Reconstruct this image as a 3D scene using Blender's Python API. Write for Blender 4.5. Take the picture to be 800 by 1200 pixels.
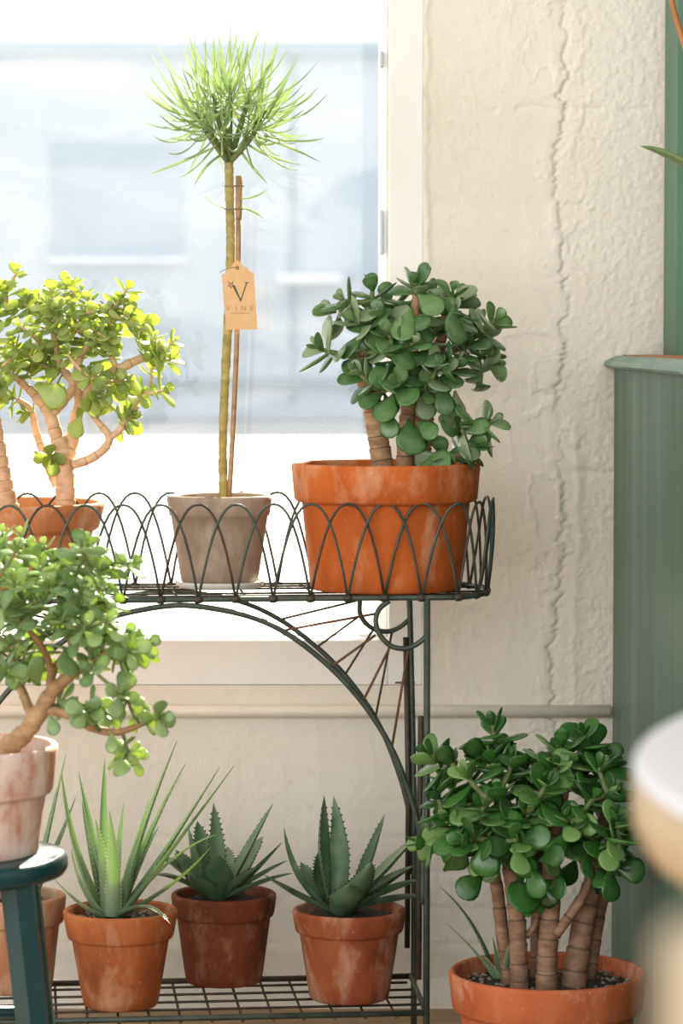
import bpy, math, random
import numpy as np
from mathutils import Vector as V, Matrix

for _o in list(bpy.data.objects):
    bpy.data.objects.remove(_o)
SC = bpy.context.scene
COL = SC.collection
PI = math.pi

# ------------------------------------------------------------------ camera
F, HOR = 3600.0, 400.0                      # focal length in px of the 800x1200 frame, row of the horizon
PITCH = math.atan((600 - HOR) / F)
EYE = V((0, -4.0, 0.95))
cam = bpy.data.cameras.new('camera')
cam.sensor_fit = 'VERTICAL'
cam.sensor_height = 36
cam.lens = F / 1200 * 36
cam.clip_start = 0.05
cam.clip_end = 200
cam.dof.use_dof = True
cam.dof.focus_distance = 3.97
cam.dof.aperture_fstop = 7.0
co = bpy.data.objects.new('camera', cam)
COL.objects.link(co)
co.location = EYE
co.rotation_euler = (PI / 2 - PITCH, 0, 0)
SC.camera = co

# ------------------------------------------------------------------ world, sun, exposure
SC.view_settings.view_transform = 'Standard'
SC.view_settings.look = 'None'
SC.view_settings.gamma = 1.0
SC.view_settings.exposure = 0.35
SC.view_settings.use_curve_mapping = False
wd = bpy.data.worlds.new('sky')
SC.world = wd
wd.use_nodes = True
bg = wd.node_tree.nodes['Background']
bg.inputs[0].default_value = (0.91, 0.95, 1.0, 1)
bg.inputs[1].default_value = 0.95
sun = bpy.data.lights.new('sun', 'SUN')
sun.energy = 24.0
sun.angle = math.radians(1.2)
sun.color = (1.0, 0.90, 0.74)
so = bpy.data.objects.new('sun', sun)
COL.objects.link(so)
AZ, EL = math.radians(13), math.radians(33)
so.rotation_euler = V((math.sin(AZ) * math.cos(EL), math.cos(AZ) * math.cos(EL), math.sin(EL))).to_track_quat('Z', 'Y').to_euler()
# shop-front window of the room, to the left of and behind the camera
ar = bpy.data.lights.new('shopfront_daylight', 'AREA')
ar.shape = 'RECTANGLE'
ar.size, ar.size_y = 7.0, 2.8
ar.energy = 162
ar.color = (1.0, 0.985, 0.96)
ao = bpy.data.objects.new('shopfront_daylight', ar)
COL.objects.link(ao)
ao.location = (-1.9, -5.2, 1.55)
ao.rotation_euler = (V((-1.9, -5.2, 1.55)) - V((0.1, 0.1, 0.6))).to_track_quat('Z', 'Y').to_euler()


# ------------------------------------------------------------------ measuring helpers: rays of the photograph's camera
def ray(px, py):
    x, z = (px - 400) / F, (600 - py) / F
    c, s = math.cos(PITCH), math.sin(PITCH)
    return V((x, c + z * s, -s + z * c))


def P(px, py, Y):
    d = ray(px, py)
    return EYE + d * ((Y - EYE.y) / d.y)


def PH(px, py, z):
    d = ray(px, py)
    return EYE + d * ((z - EYE.z) / d.z)


def mpp(Y):                                  # metres for one pixel at depth Y
    return (Y - EYE.y) / F


# ------------------------------------------------------------------ materials
def lin(c):
    return tuple(((v / 255) / 12.92 if v / 255 < .04045 else ((v / 255 + .055) / 1.055) ** 2.4) for v in c) + (1,)


class NT:
    def __init__(s, name):
        s.m = bpy.data.materials.new(name)
        s.m.use_nodes = True
        s.n, s.l = s.m.node_tree.nodes, s.m.node_tree.links
        s.b = s.n['Principled BSDF']
        s.out = s.n['Material Output']

    def add(s, t, **kw):
        n = s.n.new(t)
        for k, v in kw.items():
            setattr(n, k, v)
        return n

    def noise(s, scale, detail=4, rough=.55, stretch=None, coord='Object', dist=0):
        tc = s.add('ShaderNodeTexCoord')
        src = tc.outputs[coord]
        if stretch:
            mp = s.add('ShaderNodeMapping')
            mp.inputs['Scale'].default_value = stretch
            s.l.new(src, mp.inputs[0])
            src = mp.outputs[0]
        n = s.add('ShaderNodeTexNoise')
        n.inputs['Scale'].default_value = scale
        n.inputs['Detail'].default_value = detail
        n.inputs['Roughness'].default_value = rough
        n.inputs['Distortion'].default_value = dist
        s.l.new(src, n.inputs[0])
        return n.outputs[0]

    def ramp(s, src, stops):
        r = s.add('ShaderNodeValToRGB')
        e = r.color_ramp.elements
        while len(e) < len(stops):
            e.new(.5)
        for q, (p, c) in zip(e, stops):
            q.position = p
            q.color = c if len(c) == 4 else lin(c)
        s.l.new(src, r.inputs[0])
        return r.outputs[0]

    def mix(s, fac, a, b):
        m = s.add('ShaderNodeMix', data_type='RGBA')
        for sock, val in ((m.inputs[0], fac), (m.inputs[6], a), (m.inputs[7], b)):
            if isinstance(val, (int, float, tuple)):
                sock.default_value = val
            else:
                s.l.new(val, sock)
        return m.outputs[2]

    def bump(s, src, strength, dist):
        b = s.add('ShaderNodeBump')
        b.inputs['Strength'].default_value = strength
        b.inputs['Distance'].default_value = dist
        s.l.new(src, b.inputs['Height'])
        s.l.new(b.outputs[0], s.b.inputs['Normal'])

    def color(s, c):
        if isinstance(c, tuple):
            s.b.inputs['Base Color'].default_value = c if len(c) == 4 else lin(c)
        else:
            s.l.new(c, s.b.inputs['Base Color'])

    def rough(s, v):
        s.b.inputs['Roughness'].default_value = v


def BW(v):
    return (v, v, v, 1)


M = {}


def mat_plaster():
    n = NT('cream_plaster')
    a = n.noise(2.2, 5)
    c = n.ramp(a, [(.3, (221, 213, 198)), (.7, (229, 223, 211))])
    sp = n.ramp(n.noise(60, 3, .6), [(.62, BW(0)), (.75, BW(1))])
    c = n.mix(sp, c, lin((218, 205, 184)))
    n.color(c)
    n.rough(.82)
    h = n.add('ShaderNodeMath', operation='ADD')
    n.l.new(n.noise(210, 3, .6), h.inputs[0])
    n.l.new(n.noise(45, 4, .6), h.inputs[1])
    n.bump(h.outputs[0], .30, .003)
    M['plaster'] = n.m


def mat_plain(key, c1, c2=None, rough=.5, scale=20, bump=0, stretch=None, metal=0, spec=None):
    n = NT(key)
    if c2:
        n.color(n.ramp(n.noise(scale, 5, .6, stretch), [(.3, c1), (.7, c2)]))
    else:
        n.color(c1)
    n.rough(rough)
    n.b.inputs['Metallic'].default_value = metal
    if spec is not None:
        n.b.inputs['Specular IOR Level'].default_value = spec
    if bump:
        n.bump(n.noise(scale * 3, 4, .6, stretch), bump, .003)
    M[key] = n.m


def mat_terracotta(key, c_dark, c_mid, c_light, lime=.3, limec=(214, 198, 182), seed=0.0, stain=.5):
    n = NT(key)
    tc = n.add('ShaderNodeTexCoord')
    mp = n.add('ShaderNodeMapping')
    mp.inputs['Location'].default_value = (seed * 3.1, seed * 1.7, seed * 2.3)
    n.l.new(tc.outputs['Object'], mp.inputs[0])

    def nz(sc, det, st=(1, 1, 1), ds=0):
        m2 = n.add('ShaderNodeMapping')
        m2.inputs['Scale'].default_value = st
        n.l.new(mp.outputs[0], m2.inputs[0])
        t = n.add('ShaderNodeTexNoise')
        t.inputs['Scale'].default_value = sc
        t.inputs['Detail'].default_value = det
        t.inputs['Roughness'].default_value = .62
        t.inputs['Distortion'].default_value = ds
        n.l.new(m2.outputs[0], t.inputs[0])
        return t.outputs[0]
    c = n.ramp(nz(14, 6, (1, 1, .6)), [(.25, c_dark), (.5, c_mid), (.78, c_light)])
    d = n.ramp(nz(9, 6, (1.4, 1.4, .5), .2), [(.5, BW(0)), (.68, BW(stain))])
    c = n.mix(d, c, lin(tuple(int(v * .62) for v in c_dark)))
    w = n.ramp(nz(24, 10, (1, 1, .55), .15), [(.57 - lime * .3, BW(0)), (.78 - lime * .3, BW(.7))])
    c = n.mix(w, c, lin(limec))
    f = n.ramp(nz(120, 3), [(.66, BW(0)), (.74, BW(.5))])
    c = n.mix(f, c, lin(limec))
    n.color(c)
    n.rough(.78)
    n.b.inputs['Specular IOR Level'].default_value = .3
    n.bump(nz(70, 5), .25, .002)
    M[key] = n.m


def mat_leaf(key, c1, c2, rough=.35, trans=.25, tcol=None, edge=None, vary=.5, mid=None, blots=30):
    n = NT(key)
    oi = n.add('ShaderNodeObjectInfo')
    c = n.ramp(oi.outputs['Random'], [(0, c1), (.55, mid or tuple((a + b) // 2 for a, b in zip(c1, c2))), (1, c2)])
    blot = n.ramp(n.noise(blots, 3), [(.35, BW(0)), (.75, BW(vary))])
    c = n.mix(blot, c, lin(tuple((a + b) // 2 for a, b in zip(c2, edge or c2))))
    n.color(c)
    n.rough(rough)
    tr = n.add('ShaderNodeBsdfTranslucent')
    if tcol:
        tr.inputs[0].default_value = lin(tcol)
    else:
        n.l.new(c, tr.inputs[0])
    mx = n.add('ShaderNodeMixShader')
    mx.inputs[0].default_value = trans
    n.l.new(n.b.outputs[0], mx.inputs[1])
    n.l.new(tr.outputs[0], mx.inputs[2])
    n.l.new(mx.outputs[0], n.out.inputs[0])
    M[key] = n.m


def mat_green_paint():
    n = NT('green_paint')
    a = n.noise(1.0, 7, .6, (11, 11, .9))
    c = n.ramp(a, [(.3, (44, 76, 60)), (.5, (60, 92, 76)), (.72, (90, 114, 104))])
    b = n.ramp(n.noise(1.0, 4, .7, (70, 70, 6)), [(.68, BW(0)), (.72, BW(.8))])
    c = n.mix(b, c, lin((38, 62, 54)))
    n.color(c)
    n.rough(.5)
    n.bump(n.noise(1.0, 5, .6, (60, 60, 2)), .10, .002)
    M['green_paint'] = n.m
    n = NT('worn_green_paint')
    c = n.ramp(n.noise(1.0, 6, .65, (60, 6, 60)), [(.3, (84, 116, 100)), (.7, (140, 162, 152))])
    b = n.ramp(n.noise(40, 4, .7), [(.66, BW(0)), (.72, BW(.9))])
    n.color(n.mix(b, c, lin((92, 70, 48))))
    n.rough(.55)
    M['worn_green'] = n.m


def mat_glass():
    n = NT('dusty_window_glass')
    t = n.add('ShaderNodeBsdfTransparent')
    t.inputs[0].default_value = (.97, .985, .99, 1)
    g = n.add('ShaderNodeBsdfGlossy')
    g.inputs['Roughness'].default_value = .02
    lw = n.add('ShaderNodeFresnel')
    lw.inputs[0].default_value = 1.3
    m1 = n.add('ShaderNodeMixShader')
    n.l.new(lw.outputs[0], m1.inputs[0])
    n.l.new(t.outputs[0], m1.inputs[1])
    n.l.new(g.outputs[0], m1.inputs[2])
    d = n.add('ShaderNodeBsdfTranslucent')
    d.inputs[0].default_value = (.95, .96, .97, 1)
    dust = n.ramp(n.noise(3.0, 7, .65, (1, 1, 2.5), dist=1.2), [(.35, BW(.003)), (.75, BW(.02))])
    m2 = n.add('ShaderNodeMixShader')
    n.l.new(dust, m2.inputs[0])
    n.l.new(m1.outputs[0], m2.inputs[1])
    n.l.new(d.outputs[0], m2.inputs[2])
    n.l.new(m2.outputs[0], n.out.inputs[0])
    M['glass'] = n.m


def mat_bark(key, c1, c2, c3):
    n = NT(key)
    c = n.ramp(n.noise(40, 6, .65, (1, 1, 2.2)), [(.28, c1), (.52, c2), (.75, c3)])
    n.color(c)
    n.rough(.7)
    n.bump(n.noise(110, 4, .6, (1, 1, 3)), .3, .002)
    M[key] = n.m


mat_plaster()
mat_green_paint()
mat_glass()
mat_plain('frame_paint', (228, 226, 221), (235, 233, 229), .45, 6, .05)
mat_plain('white_paint', (240, 240, 238), (246, 246, 244), .4, 6)
mat_plain('pipe_paint', (219, 210, 194), (230, 222, 208), .4, 12, .1)
mat_plain('hinge_metal', (150, 155, 160), None, .4, metal=.7)
mat_plain('floor_boards', (134, 108, 78), (170, 142, 106), .6, 8, .2, (1, 6, 1))
mat_plain('hutch_paint', (62, 104, 80), (78, 118, 94), .5, 3, .1, (10, 10, 1))
mat_plain('facade', (58, 50, 46), (72, 62, 56), .8, 10)  # dark tone of the added cladding that damps outdoor sun bounce
mat_plain('ceiling_paint', (225, 220, 210), None, .8)
mat_plain('wire_patina', (44, 50, 46), (84, 66, 50), .55, 45, .4, metal=.35)
mat_plain('rod_patina', (42, 60, 54), (82, 88, 76), .5, 30, .3, metal=.3)
mat_plain('rust', (70, 48, 36), (112, 72, 46), .7, 60, .4)
mat_plain('soil', (30, 24, 18), (70, 56, 42), .95, 120, 1.0)
mat_plain('pebble', (96, 84, 70), (160, 148, 130), .8, 60)
mat_plain('teal_paint', (5, 46, 49), (11, 62, 66), .28, 14, .06)
mat_plain('table_wood', (166, 140, 104), (184, 158, 122), .45, 3, .05, (1, 8, 8))
mat_plain('chair_wood', (150, 130, 102), (164, 144, 116), .5, 4)
mat_plain('table_white', (208, 206, 208), None, .35)
mat_plain('saucer', (206, 208, 204), (222, 222, 216), .5, 20)
mat_plain('kraft', (205, 162, 114), (216, 175, 128), .8, 60)
mat_plain('ink', (70, 74, 50), None, .7)
mat_plain('ink_pale', (166, 128, 82), None, .7)
mat_plain('twine', (130, 120, 100), None, .9)
mat_plain('bamboo', (142, 104, 68), (176, 138, 96), .55, 30, .1, (1, 1, 4))
mat_plain('dry_stem', (150, 92, 48), (190, 126, 74), .6, 30)
mat_plain('facade_paint', (190, 200, 210), (202, 211, 220), .35, 1.5)
mat_plain('facade_glass', (176, 190, 203), None, .1)
mat_plain('facade_trim', (164, 180, 192), None, .5)
mat_plain('white_wall', (244, 245, 246), None, .8)
mat_plain('pavement', (176, 174, 172), (188, 187, 185), .9, 4)
mat_terracotta('clay_big', (160, 74, 24), (184, 90, 32), (200, 110, 50), .24, (206, 160, 124), 1.0, .2)
mat_terracotta('clay_right', (160, 78, 40), (182, 96, 56), (198, 120, 80), .14, (222, 178, 146), 2.0, .3)
mat_terracotta('clay_left', (172, 100, 56), (194, 122, 76), (212, 148, 102), .2, (226, 190, 156), 3.0, .3)
mat_terracotta('clay_aloe', (132, 68, 34), (164, 88, 46), (190, 116, 68), .2, (200, 160, 126), 4.0, .5)
mat_terracotta('clay_dark', (88, 40, 22), (116, 56, 30), (140, 76, 46), .14, (176, 134, 104), 5.0, .7)
mat_terracotta('clay_stained', (108, 52, 28), (140, 70, 38), (164, 94, 58), .42, (196, 156, 130), 6.0, .6)
mat_terracotta('clay_mossy', (150, 100, 72), (176, 122, 90), (196, 150, 118), .4, (206, 180, 156), 7.0, .5)
mat_terracotta('clay_sunlit_tone', (172, 108, 82), (192, 138, 110), (204, 166, 140), .62, (228, 214, 204), 8.0, .25)  # bright sunlight painted into the pale clay and lime colours
mat_terracotta('clay_grey', (136, 114, 96), (152, 132, 114), (168, 148, 130), .25, (184, 168, 150), 9.0, .4)
mat_bark('bark_tan', (120, 88, 58), (164, 126, 88), (192, 158, 118))
mat_bark('bark_brown', (92, 66, 48), (134, 100, 76), (166, 132, 104))
mat_bark('bark_scar', (70, 50, 36), (96, 72, 52), (120, 92, 66))
mat_bark('bark_scar_pale', (150, 112, 80), (170, 130, 96), (186, 148, 112))
mat_bark('bark_pale', (176, 138, 104), (204, 166, 130), (220, 186, 150))
mat_bark('bark_olive', (120, 108, 50), (158, 142, 76), (184, 168, 104))
mat_bark('twig_green', (74, 92, 46), (98, 112, 62), (126, 122, 78))
mat_leaf('leaf_jade_grey', (30, 86, 26), (152, 168, 132), .26, .12, (140, 180, 60), (156, 172, 140), .35, mid=(72, 120, 50), blots=2.2)
mat_leaf('leaf_jade_green', (16, 60, 18), (116, 152, 84), .22, .12, (130, 180, 50), (130, 156, 110), .3, mid=(40, 102, 30), blots=2.2)
mat_leaf('leaf_jade_sun', (86, 124, 66), (184, 198, 134), .25, .5, (226, 234, 130), (206, 214, 160), blots=2.5)
mat_leaf('leaf_jade_stool', (66, 108, 64), (152, 178, 122), .25, .38, (206, 222, 110), (184, 198, 150), blots=2.5)
mat_leaf('leaf_senecio', (120, 158, 112), (178, 200, 146), .4, .45, (206, 218, 160), (190, 208, 170))
mat_leaf('leaf_aloe', (98, 128, 98), (146, 168, 134), .35, .28, (186, 212, 120), (176, 198, 160))
mat_leaf('leaf_agave', (42, 80, 46), (116, 142, 106), .35, .08, (90, 140, 60), (150, 170, 150))
mat_leaf('leaf_strap', (90, 124, 84), (130, 156, 104), .4, .25)
mat_plain('thorn', (214, 206, 160), None, .5)
mat_plain('thorn_dark', (70, 52, 34), None, .5)


# ------------------------------------------------------------------ mesh helpers
class MB:
    def __init__(s):
        s.v, s.f = [], []

    def addv(s, vs):
        k = len(s.v)
        s.v += [tuple(v) for v in vs]
        return k

    def tube(s, pts, rads, n=8, cap=True):
        pts = [V(p) for p in pts]
        if isinstance(rads, (int, float)):
            rads = [rads] * len(pts)
        m = len(pts)
        t0 = (pts[1] - pts[0]).normalized()
        a = V((0, 0, 1)) if abs(t0.z) < .9 else V((1, 0, 0))
        u = t0.cross(a).normalized()
        k = len(s.v)
        for i, p in enumerate(pts):
            t = (pts[min(i + 1, m - 1)] - pts[max(i - 1, 0)])
            t = t.normalized() if t.length > 1e-9 else t0
            u = (u - t * u.dot(t)).normalized()
            w = t.cross(u)
            for j in range(n):
                an = 2 * PI * j / n
                s.v.append(tuple(p + (u * math.cos(an) + w * math.sin(an)) * rads[i]))
        for i in range(m - 1):
            for j in range(n):
                a0, a1 = k + i * n + j, k + i * n + (j + 1) % n
                s.f.append((a0, a1, a1 + n, a0 + n))
        if cap:
            s.f.append(tuple(k + j for j in range(n))[::-1])
            s.f.append(tuple(k + (m - 1) * n + j for j in range(n)))
        return s

    def lathe(s, prof, n=48, c=(0, 0, 0)):
        k = len(s.v)
        rings = []
        for r, z in prof:
            if r < 1e-6:
                rings.append([len(s.v)])
                s.v.append((c[0], c[1], c[2] + z))
            else:
                b = len(s.v)
                rings.append([b + j for j in range(n)])
                for j in range(n):
                    an = 2 * PI * j / n
                    s.v.append((c[0] + r * math.cos(an), c[1] + r * math.sin(an), c[2] + z))
        for A, B in zip(rings, rings[1:]):
            for j in range(n):
                j2 = (j + 1) % n
                if len(A) == 1 and len(B) == 1:
                    continue
                if len(A) == 1:
                    s.f.append((A[0], B[j2], B[j]))
                elif len(B) == 1:
                    s.f.append((A[j], A[j2], B[0]))
                else:
                    s.f.append((A[j], A[j2], B[j2], B[j]))
        return s

    def box(s, lo, hi):
        x0, y0, z0 = lo
        x1, y1, z1 = hi
        k = s.addv([(x0, y0, z0), (x1, y0, z0), (x1, y1, z0), (x0, y1, z0), (x0, y0, z1), (x1, y0, z1), (x1, y1, z1), (x0, y1, z1)])
        for q in ((0, 3, 2, 1), (4, 5, 6, 7), (0, 1, 5, 4), (1, 2, 6, 5), (2, 3, 7, 6), (3, 0, 4, 7)):
            s.f.append(tuple(k + i for i in q))
        return s

    def prism(s, poly, d0, d1, axis):
        """closed polygon (2-D) extruded along an axis; axis 'y' maps (a,b)->(a,y,b), 'x' -> (x,a,b)"""
        n = len(poly)
        mk = {'y': lambda a, b, d: (a, d, b), 'x': lambda a, b, d: (d, a, b), 'z': lambda a, b, d: (a, b, d)}[axis]
        k = s.addv([mk(a, b, d0) for a, b in poly] + [mk(a, b, d1) for a, b in poly])
        s.f.append(tuple(range(k, k + n)))
        s.f.append(tuple(range(k + 2 * n - 1, k + n - 1, -1)))
        for i in range(n):
            j = (i + 1) % n
            s.f.append((k + i, k + n + i, k + n + j, k + j))
        return s

    def mesh(s, name, mat, smooth=True, angle=None):
        me = bpy.data.meshes.new(name)
        me.from_pydata(s.v, [], s.f)
        me.update()
        import bmesh
        bm = bmesh.new()
        bm.from_mesh(me)
        bmesh.ops.recalc_face_normals(bm, faces=bm.faces)
        bm.to_mesh(me)
        bm.free()
        if smooth:
            me.shade_smooth()
            if angle:
                me.set_sharp_from_angle(angle=math.radians(angle))
        if mat:
            me.materials.append(M[mat])
        return me


def link(name, me, parent=None, loc=None):
    o = bpy.data.objects.new(name, me)
    COL.objects.link(o)
    if parent:
        o.parent = parent
    if loc is not None:
        o.location = loc
    return o


def build(mb, name, mat, parent=None, smooth=True, angle=None, loc=None):
    return link(name, mb.mesh(name, mat, smooth, angle), parent, loc)


def tag(o, label=None, cat=None, group=None, kind=None):
    if label:
        o['label'] = label
    if cat:
        o['category'] = cat
    if group:
        o['group'] = group
    if kind:
        o['kind'] = kind
    return o


def thing(name, label, cat, loc, rz=0, group=None):
    o = bpy.data.objects.new(name, None)
    o.empty_display_size = .05
    COL.objects.link(o)
    o.location = loc
    o.rotation_euler = (0, 0, rz)
    return tag(o, label, cat, group)


def struct(mb, name, mat, **kw):
    return tag(build(mb, name, mat, **kw), kind='structure')


def bevel(o, w, seg=2):
    b = o.modifiers.new('bevel', 'BEVEL')
    b.width, b.segments, b.limit_method = w, seg, 'ANGLE'
    return o


def bez(p0, p1, p2, n):
    return [p0 * (1 - t) ** 2 + p1 * 2 * t * (1 - t) + p2 * t * t for t in [i / n for i in range(n + 1)]]


def smoothline(pts, n=5):
    """Catmull-Rom through pts"""
    pts = [V(p) for p in pts]
    if len(pts) < 3:
        return [pts[0].lerp(pts[-1], i / n) for i in range(n + 1)]
    q = [pts[0] * 2 - pts[1]] + pts + [pts[-1] * 2 - pts[-2]]
    out = []
    for i in range(1, len(q) - 2):
        a, b, c, d = q[i - 1:i + 3]
        for k in range(n):
            t = k / n
            out.append(.5 * (2 * b + (c - a) * t + (2 * a - 5 * b + 4 * c - d) * t * t + (3 * b - a - 3 * c + d) * t ** 3))
    out.append(pts[-1])
    return out


# ------------------------------------------------------------------ the room
WY = 0.34                                     # front face of the back wall
FR = WY - .006                                # face of the window casing
xr_glass = P(443, 400, .40).x                 # right edge of the glass
xr_in = P(455, 400, FR).x                     # inner edge of the casing
xr_out = P(496, 400, FR).x                    # outer edge of the casing
z_in = P(400, 750, FR).z                      # inner edge of the bottom casing
z_glass = P(400, 742, .40).z
z_ap = P(400, 803, FR).z                      # bottom of the flat panel under the window
WL, WT = -1.6, 2.15                           # far edges of the opening, outside the picture


def vnoise(x, y, seed):
    xi, yi = np.floor(x).astype(int), np.floor(y).astype(int)
    fx, fy = x - xi, y - yi
    fx, fy = fx * fx * (3 - 2 * fx), fy * fy * (3 - 2 * fy)

    def h(a, b):
        n = (a * 374761393 + b * 668265263 + seed * 144665) & 0x7fffffff
        n = ((n ^ (n >> 13)) * 1274126177) & 0x7fffffff
        return ((n ^ (n >> 16)) & 0xffff) / 65535.0
    return (h(xi, yi) * (1 - fx) + h(xi + 1, yi) * fx) * (1 - fy) + (h(xi, yi + 1) * (1 - fx) + h(xi + 1, yi + 1) * fx) * fy


def fbm(x, y, seed, oc=4, g=.5):
    t, a, s = 0, 1, 0
    for i in range(oc):
        t = t + a * vnoise(x * 2 ** i, y * 2 ** i, seed + i)
        s += a
        a *= g
    return t / s


def sm(x, a, b):
    t = np.clip((x - a) / (b - a), 0, 1)
    return t * t * (3 - 2 * t)


def plaster_relief(X, Z):
    """height of the plaster towards the room, metres, from its cracks, trowel marks and grain"""
    pxx = X / mpp(WY) + 400                    # cracks are measured in pixels of the elevation
    pyy = 400 + (.95 - Z) / mpp(WY)
    h = .0020 * (fbm(X * 9, Z * 9, 1) - .5)
    h = h + .0008 * (fbm(X * 60, Z * 60, 7, 4, .6) - .5)
    # long vertical crack, left skin thicker
    cx = 650 + 16 * (fbm(Z * 6, Z * 0 + 3, 11, 4, .6) - .5) * 2 + 6 * (fbm(Z * 40, Z * 0, 13, 3) - .5) * 2 + 7 * (fbm(Z * 130, Z * 0 + 4, 14, 3, .7) - .5) * 2
    d = pxx - cx
    h = h + (.0012 + .0022 * sm(fbm(Z * 11, Z * 0 + 6, 15, 3), .35, .65)) * (1 - sm(d, -1.5, 2.5)) - .0015 * sm(-d, 20, 150)
    h = h + .0018 * np.exp(-(d + 9) ** 2 / 60) * fbm(Z * 25, Z * 0 + 5, 17)
    h = h - .0034 * np.exp(-(d - 3) ** 2 / 5) * sm(fbm(Z * 18, Z * 0 + 9, 19), .35, .6)
    # second skin edge lower down
    low = sm(pyy, 440, 520)
    cx2 = 676 + 14 * (fbm(Z * 7, Z * 0 + 31, 23, 4, .6) - .5) * 2
    d2 = pxx - cx2
    h = h + low * .0028 * (np.exp(-d2 ** 2 / 40) * fbm(Z * 16, Z * 0 + 2, 29) + .5 * (1 - sm(d2, -4, 4)) * sm(d, 0, 6))
    # rough stucco to the right
    r = sm(d, 8, 30)
    g = fbm(X * 190, Z * 190, 31, 3, .6)
    h = h + r * .0024 * (g - .5) + .0006 * (g - .5)
    # block joints
    for jy, x0 in ((552, 655), (716, 650), (130, 560)):
        yy = pyy - jy - 8 * (fbm(X * 30, X * 0 + jy, 37, 3) - .5)
        h = h - .0026 * np.exp(-yy ** 2 / 14) * sm(pxx, x0, x0 + 25) * sm(fbm(X * 40, X * 0 + jy, 41), .35, .55)
    # flaked patches
    fl = fbm(X * 14 + 5, Z * 11, 43, 5, .6)
    near = .35 + .9 * np.exp(-d ** 2 / 1800)
    h = h + near * (.0012 * sm(fl, .54, .55) - .0014 * sm(fl, .62, .63))
    tr = fbm(X * 30, Z * 8 + X * 20, 47, 4, .6)
    h = h + .0005 * sm(tr, .60, .63) * (1 - r)
    # rough edge against the casing
    e = pxx - 499 - 5 * (fbm(Z * 30, Z * 0 + 1, 53, 3) - .5) * 2
    h = h + .0022 * np.exp(-e ** 2 / 16) * sm(Z, .45, .46)
    # coursed brick showing through near the floor
    b = sm(pyy, 860, 1000)
    h = h - b * .0012 * np.exp(-(((pyy + 6 * fbm(X * 25, Z * 3, 59)) % 42) - 21) ** 2 / 10) * sm(fbm(X * 9, Z * 14, 61), .4, .6)
    return h


def relief_panel(name, x0, x1, z0, z1, step, parent):
    nx, nz = int((x1 - x0) / step) + 1, int((z1 - z0) / step) + 1
    xs, zs = np.linspace(x0, x1, nx), np.linspace(z0, z1, nz)
    X, Z = np.meshgrid(xs, zs)
    H = plaster_relief(X, Z)
    edge = np.minimum(np.minimum(X - x0, x1 - X), np.minimum(Z - z0, z1 - Z))
    co_ = np.stack([X, WY - .0045 - H, Z], -1).reshape(-1, 3)
    idx = np.arange(nx * nz).reshape(nz, nx)
    q = np.stack([idx[:-1, :-1], idx[:-1, 1:], idx[1:, 1:], idx[1:, :-1]], -1).reshape(-1, 4)
    me = bpy.data.meshes.new(name)
    me.vertices.add(len(co_))
    me.vertices.foreach_set('co', co_.ravel())
    me.loops.add(q.size)
    me.loops.foreach_set('vertex_index', q.ravel())
    me.polygons.add(len(q))
    me.polygons.foreach_set('loop_start', np.arange(0, q.size, 4))
    me.update()
    me.shade_smooth()
    me.materials.append(M['plaster'])
    return link(name, me, parent)


wall = MB()
wall.box((xr_out - .01, WY, 0), (1.6, WY + .22, 2.7))
wall.box((WL, WY, 0), (xr_out - .01, WY + .22, z_in - .012))
wall.box((WL, WY, WT), (xr_out - .01, WY + .22, 2.7))
wall.box((-3.2, WY, 0), (WL, WY + .22, 2.7))
wb = struct(wall, 'wall_back', 'plaster', smooth=False)
fac = MB()  # added unseen dark cladding, cuts sun bounce onto the building opposite
for lo, hi in (((xr_out - .01, .562, 0), (3, .60, 3)), ((-4, .562, 0), (xr_out - .01, .60, z_in - .03)), ((WL, .562, WT), (xr_out - .01, .60, 3)), ((-4, .562, z_in - .03), (WL, .60, 3))):
    fac.box(lo, hi)
struct(fac, 'added_bounce_cladding', 'facade', smooth=False)
XC = P(716, 800, WY).x                        # left face of the green cabinet
relief_panel('plaster_skin', xr_out - .001, .62, 0.0, 1.75, .0021, wb)
relief_panel('plaster_skin', -.75, xr_out - .001, 0.0, z_ap, .0032, wb)
struct(MB().box((-3.2, -4.6, -.05), (1.6, WY, 0)), 'floor', 'floor_boards', smooth=False)
struct(MB().box((-3.2, -1.6, 2.7), (1.6, WY + .22, 2.75)), 'ceiling', 'ceiling_paint', smooth=False)
struct(MB().box((1.6, -4.6, -.05), (1.7, WY + .22, 2.75)), 'wall_right', 'plaster', smooth=False)

# window: casing, reveal, sash, pane, hinges
win = tag(thing('window_1', None, None, (xr_in, WY, z_in)), 'large bright shop window with pale painted casing behind the plant stand', 'window', kind='structure')
o_ = win.location.copy()


def wbox(name, lo, hi, mat, bw=.002):
    b = build(MB().box(V(lo) - o_, V(hi) - o_), name, mat, win, smooth=False)
    if bw:
        bevel(b, bw)
    return b


wbox('casing', (xr_in, FR, z_ap), (xr_out, WY + .01, WT + .05), 'frame_paint')
wbox('casing', (WL, FR, z_in - (z_in - z_ap)), (xr_in, WY + .01, z_in), 'frame_paint')
wbox('casing', (WL, FR, WT), (xr_in, WY + .01, WT + .05), 'frame_paint')
wbox('reveal', (xr_in, WY + .008, z_in), (xr_in + .02, WY + .22, WT), 'white_paint', 0)
wbox('sill', (WL, WY + .008, z_in - .02), (xr_in + .01, WY + .24, z_in), 'white_paint', 0)
wbox('reveal', (WL - .02, WY + .008, z_in), (WL, WY + .22, WT), 'white_paint', 0)
wbox('sash_stile', (xr_glass, .388, z_in), (xr_in, .415, WT), 'white_paint', .003)
wbox('sash_rail', (WL, .388, z_in), (xr_glass, .415, z_glass), 'white_paint', .003)
wbox('sash_stile', (WL, .388, z_glass), (WL + .05, .415, WT), 'white_paint', .003)
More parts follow.
